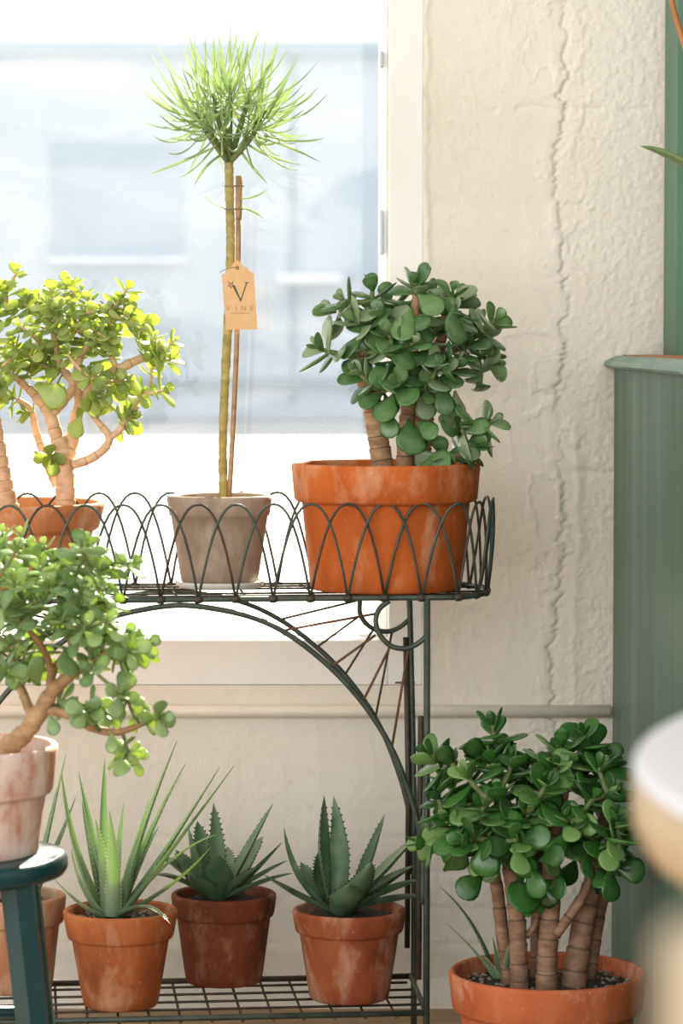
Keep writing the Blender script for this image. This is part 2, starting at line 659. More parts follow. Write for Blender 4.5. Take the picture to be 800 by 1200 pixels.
wbox('pane', (WL + .05, .400, z_glass - .002), (xr_glass + .002, .404, WT), 'glass', 0)
for y0, y1 in ((61, 79), (247, 298)):
    a, b = P(445.5, y1, .386), P(449, y0, .386)
    wbox('hinge', (a.x, .380, a.z), (b.x, .390, b.z), 'hinge_metal', .001)

# ledge line and painted pipe along the wall below the window
zp0, zp1 = P(400, 840.5, WY - .012).z, P(400, 826, WY - .012).z
rp = (zp1 - zp0) / 2
pipe = thing('wall_pipe', 'cream painted horizontal pipe along the wall beneath the window', 'pipe', (0, WY - .004 - rp - .002, (zp0 + zp1) / 2))
build(MB().tube([(-1.6, 0, 0), (-.8, 0, 0), (0, 0, 0), (XC - .003, 0, 0)], rp, 20), 'pipe_run', 'pipe_paint', pipe)

# ------------------------------------------------------------------ outside: sunlit street and a low pale building across it
tag(build(MB().box((-30, .60, -.06), (30, 60, -.02)), 'street', 'pavement', smooth=False), 'sunlit pale street outside the shop window', 'street', kind='structure')
VY = 34.0
bld = thing('street_building', 'blurred pale blue low building across the sunlit street', 'building', (-2.5, VY, -.02))
vo = bld.location.copy()


def vp(px, py):
    q = P(px, py, VY) - vo
    return (q.x, q.z)


ztop = vp(0, 48)[1]
bevel(build(MB().box((-9, 0, 0), (9, 7, ztop - .02)), 'facade', 'facade_paint', bld, smooth=False), .03)
bevel(build(MB().box((-9.1, -.18, vp(0, 68)[1]), (9.1, .02, ztop)), 'cornice', 'facade_trim', bld, smooth=False), .03)
a, b = vp(341, 70), vp(346, 489)
bevel(build(MB().box((a[0], -.06, .02), (b[0], .02, a[1])), 'downpipe', 'facade_trim', bld, smooth=False), .02)
arc = [vp(*p) for p in ((560, 330), (335, 330), (335, 310), (342, 285), (356, 258), (376, 232), (400, 212), (428, 200), (455, 197), (490, 203), (530, 222), (556, 250), (560, 290))]
build(MB().prism(arc, -.03, .02, 'y'), 'arched_window', 'facade_glass', bld, smooth=False)
for x0, x1 in ((60, 215), (-170, -20)):
    a, b = vp(x0, 168), vp(x1, 302)
    wi = build(MB().box((a[0], -.03, b[1]), (b[0], .02, a[1])), 'window', 'facade_glass', bld, smooth=False)
    a, b = vp(x0 - 4, 302), vp(x1 + 4, 308)
    build(MB().box((a[0], -.10, b[1]), (b[0], .02, a[1])), 'window_sill', 'white_wall', wi, smooth=False)
a, b = vp(325, 322), vp(402, 332)
bevel(build(MB().box((a[0], -.35, b[1]), (b[0], .02, a[1])), 'window_ledge', 'white_wall', bld, smooth=False), .02)
bevel(build(MB().box((-9.05, -.10, vp(0, 452)[1]), (9.05, .02, vp(0, 440)[1])), 'string_course', 'facade_trim', bld, smooth=False), .02)
bevel(build(MB().box((-9.05, -.06, 0), (9.05, .02, vp(0, 470)[1])), 'plinth', 'facade_paint', bld, smooth=False), .02)

# ------------------------------------------------------------------ green cabinet
cab = thing('green_cabinet', 'weathered green painted wooden cabinet standing against the wall', 'cabinet', (XC, WY - .02, 0))
zc = P(721, 417, WY - .02).z                   # top of the ledge at the wall
cb = cab.location.copy()
CH = zc - .017
for i in range(6):                            # upright boards of the visible side
    y1 = -.003 - i * .155
    bevel(build(MB().box((0, y1 - .1545, 0), (.02, y1, CH)), 'side_board', 'green_paint', cab, smooth=False), .0012)
build(MB().box((.02, -.93, 0), (.95, 0, CH)), 'carcass', 'green_paint', cab, smooth=False)
ov = .012
prof = [(-ov + .004, CH), (.97, CH), (.97, zc), (.004, zc), (-.002, zc - .003), (-ov, CH + .010), (-ov - .002, CH + .004)]
mb = MB().prism(prof, -.965, .012, 'y')
build(mb, 'top_ledge', 'worn_green', cab, smooth=False)
build(MB().box((.012, -.955, zc), (.95, 0, zc + .0015)), 'worn_top', 'dry_stem', cab, smooth=False)
xh = P(778, 300, WY - .02).x - cb.x
build(MB().box((xh, -.16, zc + .0015), (.95, .004, 2.3)), 'hutch', 'hutch_paint', cab, smooth=False)


# ------------------------------------------------------------------ pots
def pot_profile(rt, h, rb, rimh, over, soil):
    """outer skin from the base up, rolled rim, inner skin down to below the soil"""
    e = .0025
    rs = rb + (rt - over - rb) * (h - rimh) / h    # body radius just under the rim
    t = .010
    p = [(0, 0), (rb - e, 0), (rb, e)]
    for i in range(1, 6):
        f = i / 6
        p.append((rb + (rs - rb) * f, (h - rimh) * f))
    p += [(rs, h - rimh), (rs + over * .75, h - rimh + .0015), (rs + over, h - rimh + .005)]
    p += [(rt - .0015, h - .006), (rt - .0018, h - .002), (rt - .004, h), (rt - t + .003, h), (rt - t, h - .003)]
    p += [(rt - t - .003, h - rimh), (rb + (rs - rb) * max(soil - .02, .02) / h, max(soil - .02, .02)), (0, max(soil - .02, .02))]
    return p


def add_pot(root, rt, h, rb, mat, rimh=None, soil=None, over=.006, z0=0.0, pebbles=0, seed=0, soilmat='soil'):
    rimh = rimh or h * .3
    soil = soil or h - .018
    p = build(MB().lathe(pot_profile(rt, h, rb, rimh, over, soil), 72), 'pot', mat, root, angle=50, loc=(0, 0, z0))
    rnd = random.Random(seed)
    s = MB()
    rr = rt - .014
    n = 36
    s.lathe([(rr, soil), (rr * .8, soil + .003), (rr * .5, soil + .004), (rr * .2, soil + .005), (0, soil + .005)], n)
    s.v = [(x, y, z + rnd.uniform(-.002, .002)) for x, y, z in s.v]
    build(s, 'soil', soilmat, root, loc=(0, 0, z0))
    if pebbles:
        g = MB()
        for i in range(pebbles):
            an, q = rnd.uniform(0, 2 * PI), rr * math.sqrt(rnd.random()) * .95
            r = rnd.uniform(.0015, .004)
            g.lathe([(0, -r * .7), (r * .8, -r * .4), (r, 0), (r * .7, r * .5), (0, r * .7)], 6, (q * math.cos(an), q * math.sin(an), soil + .004))
        tag(build(g, 'grit', 'pebble', root, loc=(0, 0, z0)), kind='stuff')
    return p


class Pot:
    """measured from the picture: centre column, rim row, half width, base row (front), half base width"""
    def __init__(s, cx, rim, hw, base, bhw, zs):
        q = PH(cx, base, zs)
        s.rb = bhw * mpp(q.y + .04)
        s.Y = q.y + s.rb
        s.rt = hw * mpp(s.Y)
        top = P(cx, rim, s.Y)
        s.loc = V((top.x, s.Y, zs))
        s.h = top.z - zs


# ------------------------------------------------------------------ jade plants
def jade_leaf_mesh(name, mat, curl, fat=1.0):
    us = [0, .1, .25, .42, .6, .77, .9, .97]
    ws = [.05, .08, .17, .27, .345, .345, .255, .13]
    ts = [.045, .05, .06, .066, .064, .052, .036, .02]
    mb = MB()
    n = 8
    for u, w, t in zip(us, ws, ts):
        zc_ = curl * u * u
        for j in range(n):
            a = 2 * PI * j / n
            y = math.cos(a) * w * fat
            z = math.sin(a) * t
            z += .35 * (y * y)                 # a shallow cup
            mb.v.append((u, y, zc_ + z))
    for i in range(len(us) - 1):
        for j in range(n):
            j2 = (j + 1) % n
            mb.f.append((i * n + j, i * n + j2, (i + 1) * n + j2, (i + 1) * n + j))
    k = len(mb.v)
    mb.v.append((1.0, 0, curl))
    for j in range(n):
        mb.f.append(((len(us) - 1) * n + j, (len(us) - 1) * n + (j + 1) % n, k))
    mb.f.append(tuple(range(n))[::-1])
    return mb.mesh(name, mat)


def frame_matrix(pos, d, nrm, s, sw=1.0):
    d = d.normalized()
    y = nrm.cross(d)
    if y.length < 1e-4:
        y = V((1, 0, 0)).cross(d)
    y.normalize()
    z = d.cross(y)
    m = Matrix(((d.x * s, y.x * s * sw, z.x * s, pos.x), (d.y * s, y.y * s * sw, z.y * s, pos.y), (d.z * s, y.z * s * sw, z.z * s, pos.z), (0, 0, 0, 1)))
    return m


def ringed(pts, rads, rnd, step=.016, amp=.08, scars=None):
    """resample a stem with the swollen leaf-scar rings of old jade wood"""
    pts = smoothline(pts, 8)
    L = [0]
    for a, b in zip(pts, pts[1:]):
        L.append(L[-1] + (b - a).length)
    tot = L[-1]

    def at(s):
        s = min(max(s, 0), tot)
        for i in range(len(L) - 1):
            if s <= L[i + 1] + 1e-9:
                f = (s - L[i]) / max(L[i + 1] - L[i], 1e-9)
                return pts[i].lerp(pts[i + 1], f)
        return pts[-1]

    def rad(s):
        f = s / tot * (len(rads) - 1)
        i = min(int(f), len(rads) - 2)
        return rads[i] * (1 - (f - i)) + rads[i + 1] * (f - i)
    op, orr = [], []
    s = 0
    while s < tot:
        r = rad(s)
        g = step * rnd.uniform(.75, 1.25)
        for f, m in ((0, 1 + amp), (.10, 1 - amp * .55), (.22, 1 - amp * .15), (.6, 1.0), (.9, 1 + amp * .35)):
            if s + f * g < tot - 1e-4:
                if scars is not None and f == 0:
                    scars.append(len(op))
                op.append(at(s + f * g))
                orr.append(r * m)
        s += g
    op.append(at(tot))
    orr.append(rad(tot))
    return op, orr


def jade(root, Y, stems, tips, leaf_px, leafmat, barkmat, seed, pairs=4, twig_r=.0022, spread=.07, twigmat='twig_green', top_z=None, extra=(), more=0, more_y=9999, xmax=None, scar='bark_scar', ring=.016):
    rnd = random.Random(seed)
    o = root.location.copy()
    nodes = []                               # (point, direction)
    cen = V((0, 0, 0))
    for st in stems:
        pts = [P(a, b, Y + dy) for a, b, dy, r in st]
        rads = [r * mpp(Y) for a, b, dy, r in st]
        sc_ = []
        op, orr = ringed(pts, rads, rnd, ring, .09, sc_)
        so_ = build(MB().tube([p - o for p in op], orr, 12), 'stem', barkmat, root)
        so_.data.materials.append(M[scar])
        for i_ in sc_:
            if rnd.random() < (.75 if scar == 'bark_scar' else .45):
                for j_ in range(12):
                    if (i_ * 12 + j_) < len(so_.data.polygons) - 2:
                        so_.data.polygons[i_ * 12 + j_].material_index = 1
        if st[-1][3] < 6:
            tips = list(tips) + [(st[-1][0], st[-1][1], st[-1][2], 1.0)]
        sl = smoothline(pts, 6)
        for i, p in enumerate(sl):
            if i > len(sl) * .45:
                nodes.append(p)
    todo = []
    tips = list(tips)
    for t in list(tips):
        for _ in range(more if t[1] < more_y else 0):
            tips.append((t[0] + rnd.uniform(-1, 1) * leaf_px * 1.1, t[1] + rnd.uniform(-.9, .9) * leaf_px, (t[2] if len(t) > 2 else 0) + rnd.uniform(-spread, spread)))
    for t in tips:
        dy = t[2] if len(t) > 2 else rnd.uniform(-spread, spread)
        todo.append((P(t[0], t[1], Y + dy), t[3] if len(t) > 3 else 1.0))
    for p, _ in todo:
        cen += p
    cen /= len(todo)
    cen.z -= .05
    meshes = [jade_leaf_mesh('leaf', leafmat, c, f) for c, f in ((.10, 1.0), (.02, .92), (.2, 1.05), (-.06, 1.1))]
    L0 = leaf_px * mpp(Y)
    leaves = []
    while todo:
        best = None
        for i, (p, s) in enumerate(todo):
            for nd in nodes:
                d = (p - nd).length + max(0, nd.z - p.z) * .8
                if best is None or d < best[0]:
                    best = (d, i, nd)
        _, i, nd = best
        p, s = todo.pop(i)
        v = p - nd
        if v.length < .006:
            p = p + V((0, 0, .006)) + (p - cen).normalized() * .006
            v = p - nd
        mid = nd + v * .5 + V((rnd.uniform(-.1, .1), rnd.uniform(-.1, .1), -.12)) * v.length
        pts = bez(nd, mid, p, 6)
        ln = max(v.length, .005)
        r0 = twig_r * (1.0 + min(ln / .05, 1.4) * .7)
        op, orr = ringed(pts, [r0, twig_r], rnd, .010, .06)
        build(MB().tube([q - o for q in op], orr, 7), 'branch', twigmat, root)
        nodes += pts[2:]
        ax = (pts[-1] - pts[-2]).normalized() * .5 + (p - cen).normalized() * .55 + V((0, -.12, .28))
        ax.normalize()
        u = ax.cross(V((rnd.uniform(-1, 1), rnd.uniform(-1, 1), rnd.uniform(-1, 1)))).normalized()
        w = ax.cross(u)
        n = pairs + rnd.choice((-1, 0, 0, 1))
        for k in range(n):
            f = k / max(n - 1, 1)
            size = L0 * s * (.48 + .62 * min(1, f * 1.5)) * rnd.uniform(.85, 1.15)
            ang = math.radians(22 + 66 * f + rnd.uniform(-10, 12))
            base = p - ax * (k * L0 * .19)
            a0 = k * PI / 2 + rnd.uniform(-.25, .25)
            for e in (0, PI):
                rd = u * math.cos(a0 + e) + w * math.sin(a0 + e)
                d = ax * math.cos(ang) + rd * math.sin(ang)
                d = d + V((0, 0, -.12 * f))
                nr = ax * math.sin(ang) - rd * math.cos(ang)
                leaves.append((base, d, nr, size * rnd.uniform(.9, 1.1)))
    for (px, py, dy, ex, ey, ed, sz) in extra:   # hanging leaves measured one by one: base, tip
        b, t = P(px, py, Y + dy), P(ex, ey, Y + ed)
        leaves.append((b, t - b, V((rnd.uniform(-.9, .9), -1, .3)), (t - b).length))
    if xmax is not None:                       # leaves pressed against the cabinet stay on this side of it
        kept = []
        for b, d, nr, sz in leaves:
            over_ = (b + d.normalized() * sz).x + .012 - xmax
            if over_ > 0:
                b = b - V((over_, 0, 0))
            kept.append((b, d, nr, sz))
        leaves = kept
    put_leaves(root, leaves, meshes, rnd)


def put_leaves(root, leaves, meshes, rnd):
    o = root.location.copy()
    # nearest 300 to the camera are parts of their own, what is left over is one joined part
    leaves.sort(key=lambda q: (q[0] - EYE).length)
    rest = leaves[300:]
    for b, d, nr, s in leaves[:300]:
        lo = link('leaf', rnd.choice(meshes), root)
        lo.matrix_local = frame_matrix(b - o, d, nr, s, rnd.uniform(.88, 1.08))
    if rest:
        mb = MB()
        for b, d, nr, s in rest:
            me = rnd.choice(meshes)
            m = frame_matrix(b - o, d, nr, s)
            k = mb.addv([m @ q.co for q in me.vertices])
            mb.f += [tuple(k + i for i in pl.vertices) for pl in me.polygons]
        tag(build(mb, 'inner_leaves', None, root), kind='stuff').data.materials.append(meshes[0].materials[0])


# ------------------------------------------------------------------ pointed leaves (aloe, agave, needle leaves)
def blade(mb, p0, p1, p2, w, t, axis, prof='aloe', n=14, teeth=0, tooth=.002, tmb=None, chan=.35, tside=None):
    """a tapered fleshy leaf along a bent line; upper face turned to the rosette's axis"""
    pts = bez(p0, p1, p2, n)
    k = len(mb.v)
    rows = []
    for i, p in enumerate(pts):
        u = i / n
        tg = (pts[min(i + 1, n)] - pts[max(i - 1, 0)]).normalized()
        nr = axis - tg * axis.dot(tg)
        nr = nr.normalized() if nr.length > 1e-4 else V((0, -1, 0))
        sd = tg.cross(nr).normalized()
        if prof == 'aloe':
            ww = w * 1.2 * (1 - u) ** .75 * (1 - .12 * (1 - u) ** 6)
        elif prof == 'agave':
            ww = w * 1.3 * (.66 + .75 * u - .2 * u * u) * min(1, (1 - u) * 2.1) ** .8
            ww = max(ww, 0)
        else:
            ww = w * min(1, .5 + u * 3) * min(1, (1 - u) * 3) ** .6
        tt = t * max(.15, 1 - u * .85) if prof != 'needle' else t * min(1, (1 - u) * 3 + .1)
        ww = max(ww, 2e-4)
        rows.append((p, sd, nr, ww, tt))
        c = chan * ww
        for a, b in ((-1, 0), (-.55, -c * .8), (0, -c), (.55, -c * .8), (1, 0), (.6, -c - tt), (0, -c - tt * 1.5), (-.6, -c - tt)):
            mb.v.append(tuple(p + sd * (a * ww) + nr * b))
    m = 8
    for i in range(n):
        for j in range(m):
            j2 = (j + 1) % m
            mb.f.append((k + i * m + j, k + i * m + j2, k + (i + 1) * m + j2, k + (i + 1) * m + j))
    mb.f.append(tuple(k + j for j in range(m))[::-1])
    mb.f.append(tuple(k + n * m + j for j in range(m)))
    if teeth and tmb is not None:
        for q in range(teeth):
            u = .06 + .86 * (q + .5) / teeth
            i = min(int(u * n), n - 1)
            f = u * n - i
            p = rows[i][0].lerp(rows[i + 1][0], f)
            sd, nr = rows[i][1], rows[i][2]
            ww = rows[i][3] * (1 - f) + rows[i + 1][3] * f
            tg = (rows[i + 1][0] - rows[i][0]).normalized()
            for sgn in (-1, 1):
                e = p + sd * sgn * ww * .97
                b = tooth * .55
                kk = tmb.addv([e - tg * b, e + tg * b, e - nr * b * .8, e + sd * sgn * tooth + tg * b * .8])
                tmb.f += [(kk, kk + 1, kk + 3), (kk + 1, kk + 2, kk + 3), (kk + 2, kk, kk + 3)]


def rosette(root, Y, cpx, cpy, leaves, mat, prof, thick=.35, teeth=14, tooth=.0018, thornmat='thorn', arch=.1, chan=.35):
    """leaves: (tip px, tip py, tip depth offset, half width px, optional control px, py)"""
    o = root.location.copy()
    c = P(cpx, cpy, Y)
    for lf in leaves:
        tip = P(lf[0], lf[1], Y + lf[2])
        hw = lf[3] * mpp(Y)
        rd = V((tip.x - c.x, tip.y - c.y, 0))
        rl = rd.normalized() if rd.length > 1e-4 else V((0, -1, 0))
        b = c + rl * min(.010, rd.length * .3) + V((0, 0, -.004))
        if len(lf) > 4:
            ctl = P(lf[4], lf[5], Y + lf[2] * (lf[6] if len(lf) > 6 else .5))
        else:
            ctl = b.lerp(tip, .5) + V((0, 0, 1)) * ((tip - b).length * arch)
        axis = (V((0, 0, 1)) - rl * .75).normalized()
        mb, tm = MB(), MB()
        blade(mb, b - o, ctl - o, tip - o, hw, hw * thick, axis, prof, 14, teeth, tooth, tm, chan)
        lo = build(mb, 'leaf', mat, root, angle=70)
        if tm.v:
            build(tm, 'thorns', thornmat, lo, smooth=False)['kind'] = 'stuff'


# ------------------------------------------------------------------ wire plant stand
SR = math.radians(5.8)
SCX = -.217
stand = thing('wire_plant_stand', 'dark wire plant stand with looped basket shelf and lower rack', 'plant stand', (SCX, 0, 0), SR)
ca, sa = math.cos(SR), math.sin(SR)


def PL(px, py, yl):
    """pixel -> local point on the stand's own upright plane y = yl"""
    d = ray(px, py)
    e = EYE - V((SCX, 0, 0))
    el = V((e.x * ca + e.y * sa, -e.x * sa + e.y * ca, e.z))
    dl = V((d.x * ca + d.y * sa, -d.x * sa + d.y * ca, d.z))
    return el + dl * ((yl - el.y) / dl.y)


YF, YB = -.115, .115
ZU = PL(360, 701.5, YF).z                      # rail of the upper basket
ZB = PL(360, 1190, YF).z                       # rail of the lower rack


def wire(name, pts, r, mat='wire_patina', n=7, parent=stand):
    return build(MB().tube(pts, r, n), name, mat, parent)


def mirror(p):
    return V((-p.x, p.y, p.z))


fx = PL(500, 800, YF).x                        # front leg
bx = PL(485, 860, YB).x                        # rear leg
# legs: a stout rod to the floor with a second rod strapped to its lower part
for s in (1, -1):
    wire('leg', [(s * fx, YF, 0), (s * fx, YF, ZU)], .0044, 'rod_patina', 10)
    x0 = PL(479, 705, YB).x
    wire('leg', smoothline([(s * bx, YB, 0), (s * bx, YB, .3), (s * (bx - .004), YB, .5), (s * x0, YB, ZU)], 4), .0042, 'rod_patina', 10)
    zt = PL(499, 1148, YF).z
    wire('leg_brace', [(s * (fx - .010), YF + .003, zt), (s * (fx - .009), YF + .004, .30), (s * (fx - .007), YF + .004, .47)], .0040, 'wire_patina', 8)
    zt = PL(482, 1110, YB).z
    wire('leg_brace', [(s * (bx - .0095), YB - .003, zt), (s * (bx - .008), YB - .003, .34), (s * (bx - .012), YB - .003, .55)], .0038, 'wire_patina', 8)
# arches of the two side frames
af = [(205, 710), (255, 714), (300, 725), (340, 745), (378, 774), (412, 808), (440, 845), (462, 884), (478, 925), (489, 962), (495.5, 1000), (496.5, 1060)]
ptsF = [PL(a, b, YF) for a, b in af]
ptsF[-1].x = ptsF[-2].x = fx - .005
cxm = PL(205, 710, YF).x
full = [V((-p.x + 2 * 0, YF, p.z)) for p in ptsF[:0:-1]] + [V((0, YF, ptsF[0].z + .0006))] + ptsF[1:]
wire('arch', smoothline(full, 5), .0036, 'rod_patina', 8)
k = (bx - .005) / (fx - .005)
wire('arch', smoothline([V((p.x * k, YB, p.z)) for p in full], 5), .0036, 'rod_patina', 8)
# quarter rings and the spokes that tie them to the arches
rf = [(456, 704), (444, 714), (440, 728), (445, 744), (458, 757), (474, 760), (488, 755), (499, 746)]
rb_ = [(421.5, 704), (421.5, 718), (428, 730), (440, 738), (455, 740), (468, 735), (478, 727)]
sf = [((441, 719), (330, 740)), ((440, 744), (390, 779)), ((457, 758), (428, 821)), ((478, 762), (463, 877))]
sb = [((418, 704), (330, 721)), ((421, 722), (377, 754)), ((437, 738), (410, 785)), ((459, 741), (445, 838))]


def arch_hit(p, ref, yl):
    # nearest point of the arch, so that every spoke really ends on it
    best = min(ref, key=lambda q: (q.x - p.x) ** 2 + (q.z - p.z) ** 2)
    return V((best.x, yl, best.z))


fineF = smoothline(full, 12)
fineB = [V((p.x * k, YB, p.z)) for p in fineF]
for s in (1, -1):
    fl = (lambda p: p) if s == 1 else mirror
    wire('ring', [fl(p) for p in smoothline([PL(a, b, YF) for a, b in rf], 5)], .0034, 'rod_patina', 8)
    wire('ring', [fl(p) for p in smoothline([PL(a, b, YB) for a, b in rb_], 5)], .0034, 'rod_patina', 8)
    for a, b in sf:
        wire('spoke', [fl(PL(*a, YF)), fl(arch_hit(PL(*b, YF), fineF, YF))], .0018, 'rust', 6)
    for a, b in sb:
        wire('spoke', [fl(PL(*a, YB)), fl(arch_hit(PL(*b, YB), fineB, YB))], .0017, 'wire_patina', 6)
# upper basket: a rail round a long rounded outline
xe_f = PL(537, 700, YF).x
half = [V((xe_f, YF, ZU)), V((xe_f + .034, -.075, ZU)), V((xe_f + .052, -.02, ZU)), V((xe_f + .050, .045, ZU)), V((xe_f + .026, YB, ZU))]
outline = [V((0, YF, ZU))] + half + [V((0, YB, ZU))] + [mirror(p) for p in half[::-1]]
sp = .0461
nf = int(round(2 * xe_f / sp))
front_nodes = [V((-xe_f + 2 * xe_f * i / nf, YF, ZU)) for i in range(nf + 1)]
end_r = smoothline(half, 6)


def along(line, m):
    L = [0]
    for a, b in zip(line, line[1:]):
        L.append(L[-1] + (b - a).length)
    out = []
    for i in range(m + 1):
        s_ = L[-1] * i / m
        for j in range(len(L) - 1):
            if s_ <= L[j + 1] + 1e-9:
                out.append(line[j].lerp(line[j + 1], (s_ - L[j]) / max(1e-9, L[j + 1] - L[j])))
                break
    return out


er = along(end_r, 6)
xb = half[-1].x
nb = int(round(2 * xb / .0475))
rear_nodes = [V((xb - 2 * xb * i / nb, YB, ZU)) for i in range(nb + 1)]
ring_nodes = front_nodes + er[1:] + rear_nodes[1:] + [mirror(p) for p in er[::-1]][1:-1]
wire('basket_rail', smoothline([p for p in ring_nodes] + [ring_nodes[0]], 2), .0036, 'rod_patina', 8)
NN = len(ring_nodes)
for i in range(NN):
    a, m_, b = ring_nodes[i - 1], ring_nodes[i], ring_nodes[(i + 1) % NN]
    out = V((m_.x - max(-xe_f, min(xe_f, m_.x)), m_.y, 0)).normalized()
    tdir = (b - a).normalized()
    H = .121 if m_.y < .05 else .124
    pts = []
    for q in range(17):
        f = q / 16
        zz = H * (1 - abs(2 * f - 1) ** 2.3)
        pts.append(a.lerp(b, f) + (m_ - (a + b) / 2) * (1 - abs(2 * f - 1)) + out * (.010 * math.sin(zz / H * PI * .62) + (.0016 if i % 2 else -.0012)) + V((0, 0, zz)))
    wire('basket_loop', pts, .00185, 'rod_patina' if i % 4 else 'wire_patina', 6)
    kn = MB().tube([m_ + V((0, 0, .001)) - tdir * .006, m_ - tdir * .0025, m_ + tdir * .0025, m_ + tdir * .006], [.0035, .0052, .0052, .0035], 8)
    build(kn, 'wire_knot', 'wire_patina', stand)
for i in (1, 2, 4, 5):                          # long wires of the basket floor
    y = YF + (YB - YF) * i / 6
    e = xe_f + .045
    wire('floor_wire', [(-e, y, ZU + .001), (e, y, ZU + .001)], .0016, 'wire_patina', 6)
for i in range(0, 9):
    x = -xe_f + 2 * xe_f * i / 8
    wire('floor_wire', [(x, YF, ZU - .0022), (x, YB, ZU - .0022)], .0016, 'wire_patina', 6)
# lower rack
rk = wire('rack_rail', [(-fx, YF, ZB), (fx, YF, ZB)], .0040, 'rod_patina', 8)
wire('rack_rail', [(-bx, YB, ZB), (bx - .004, YB, ZB)], .0040, 'wire_patina', 8)
for s in (1, -1):
    wire('rack_rail', [(s * fx, YF, ZB), (s * (bx - .004), YB, ZB)], .0038, 'rod_patina', 8)
for i in range(1, 5):
    y = YF + (YB - YF) * i / 5
    wire('rack_wire', [(-fx + .002, y, ZB + .001), (fx - .002, y, ZB + .001)], .0018, 'wire_patina', 6)
for i in range(1, 16):
    x = -fx + 2 * fx * i / 16
    wire('rack_wire', smoothline([(x, YB, ZB - .003), (x, 0, ZB - .003), (x, YF + .01, ZB - .003), (x, YF - .002, ZB - .006)], 2), .0018, 'rust' if i % 2 else 'wire_patina', 6)
# bolt that pokes from the rear leg
q0, q1 = PL(463, 800, YB), PL(486, 800, YB)
wire('bolt', [q0, q1], .0015, 'wire_patina', 6)
SU = ZU + .0036                                # what stands on the upper basket
SL = ZB + .0040

# ------------------------------------------------------------------ big jade, upper shelf right
p = Pot(452, 542, 112, 697, 90, SU)
t = thing('potted_jade_plant', 'grey-green jade plant in big orange terracotta pot at right of upper shelf', 'potted plant', p.loc, group='jade plants')
add_pot(t, p.rt, p.h, p.rb, 'clay_big', p.h * .31, p.h - .022, .010, seed=1)
stems = [
    [(449, 552, -.02, 13), (444, 520, -.02, 12), (437, 480, -.02, 11.5), (428, 445, -.02, 10), (428, 410, -.02, 7), (438, 375, -.02, 5)],
    [(474, 552, -.03, 10), (475, 515, -.03, 9.5), (478, 480, -.02, 9), (482, 440, -.02, 8), (484, 390, -.03, 6.5), (488, 345, -.03, 4.5)],
    [(491, 552, .0, 12), (494, 515, .0, 12), (498, 470, .0, 12), (504, 435, .0, 10), (516, 400, .0, 7), (522, 370, .0, 5)],
    [(504, 425, .0, 5), (525, 412, .0, 5), (552, 402, .0, 4)],
    [(500, 548, -.05, 4), (530, 536, -.05, 4), (552, 525, -.05, 3)],
]
tips = [(436, 336, -.03), (403, 352, -.03), (388, 362, .0), (416, 376, -.06), (373, 408, -.03), (420, 436, -.07), (443, 370, -.05), (456, 392, -.08), (486, 332, -.04), (508, 344, .02),
        (530, 342, -.02), (541, 350, .03), (530, 366, -.06), (580, 376, -.03), (556, 378, .03), (571, 408, .02), (485, 402, -.09), (464, 412, -.07), (534, 426, -.05),
        (556, 436, .02), (577, 428, .03), (462, 452, -.08), (447, 458, -.06), (512, 428, -.07), (432, 412, -.05), (470, 366, .04), (505, 390, -.03), (455, 350, .05),
        (500, 455, -.06), (541, 503, -.06), (577, 492, -.05), (560, 516, -.04), (545, 398, -.02), (518, 540, -.07)]
extra = [(478, 492, -.06, 484, 532, -.09, 1), (488, 494, -.06, 512, 512, -.09, 1), (462, 462, -.07, 447, 497, -.1, 1), (452, 480, -.07, 459, 514, -.08, 1), (533, 458, -.03, 537, 492, -.04, 1),
         (517, 450, -.06, 522, 488, -.07, 1), (532, 358, -.07, 533, 404, -.11, 1), (482, 362, -.07, 468, 400, -.1, 1), (490, 345, -.06, 516, 366, -.09, 1), (493, 545, -.06, 527, 540, -.09, 1), (486, 372, -.08, 502, 386, -.11, 1)]
jade(t, p.Y, stems, tips, 35, 'leaf_jade_grey', 'bark_tan', 3, 4, .0026, extra=extra)

# ------------------------------------------------------------------ senecio standard in a grey pot
p = Pot(257, 580, 63, 686, 45, SU + .006)
t = thing('potted_needle_tree', 'slim standard plant with pompom of needle leaves in grey clay pot', 'potted plant', p.loc)
add_pot(t, p.rt, p.h, p.rb, 'clay_grey', p.h * .24, p.h - .012, .003, seed=2)
sau = tag(build(MB().lathe([(0, 0), (p.rb + .002, 0), (p.rb + .006, .002), (p.rb + .0085, .006), (p.rb + .0085, .0085), (p.rb + .0065, .0085), (p.rb + .0045, .0058), (0, .0058)], 48), 'saucer', 'saucer', angle=50, loc=(p.loc.x, p.loc.y, SU)),
          'pale saucer under the grey clay pot', 'saucer')
o = t.location.copy()
YS = p.Y
rnd = random.Random(5)
tp = smoothline([P(262, 590, YS), P(261, 520, YS), P(264, 440, YS), P(268, 360, YS), P(270, 290, YS), P(269, 230, YS), P(268, 188, YS)], 14)
tr_ = [5.4 * mpp(YS) * (1 + rnd.uniform(-.1, .1)) for _ in tp]
build(MB().tube([q - o for q in tp], tr_, 10), 'stem', 'bark_olive', t)
build(MB().tube([q - o for q in smoothline([P(268, 592, YS - .004), P(274, 480, YS - .006), P(278, 380, YS - .006), P(279.5, 256, YS - .006)], 4)], 3.0 * mpp(YS), 8), 'stake', 'bamboo', t)
build(MB().tube([P(279.5, 258, YS - .006) - o, P(279.7, 248, YS - .006) - o, P(280, 206, YS - .006) - o], [3.2 * mpp(YS), 3.8 * mpp(YS), 3.8 * mpp(YS)], 8), 'stake', 'bamboo', t)
for yy in (218, 245):
    c1 = P(274, yy, YS - .003) - o
    build(MB().tube([c1 + V((math.cos(q / 12 * 2 * PI) * .0125, math.sin(q / 12 * 2 * PI) * .0085, 0)) for q in range(13)], .0009, 5), 'tie', 'twine', t)
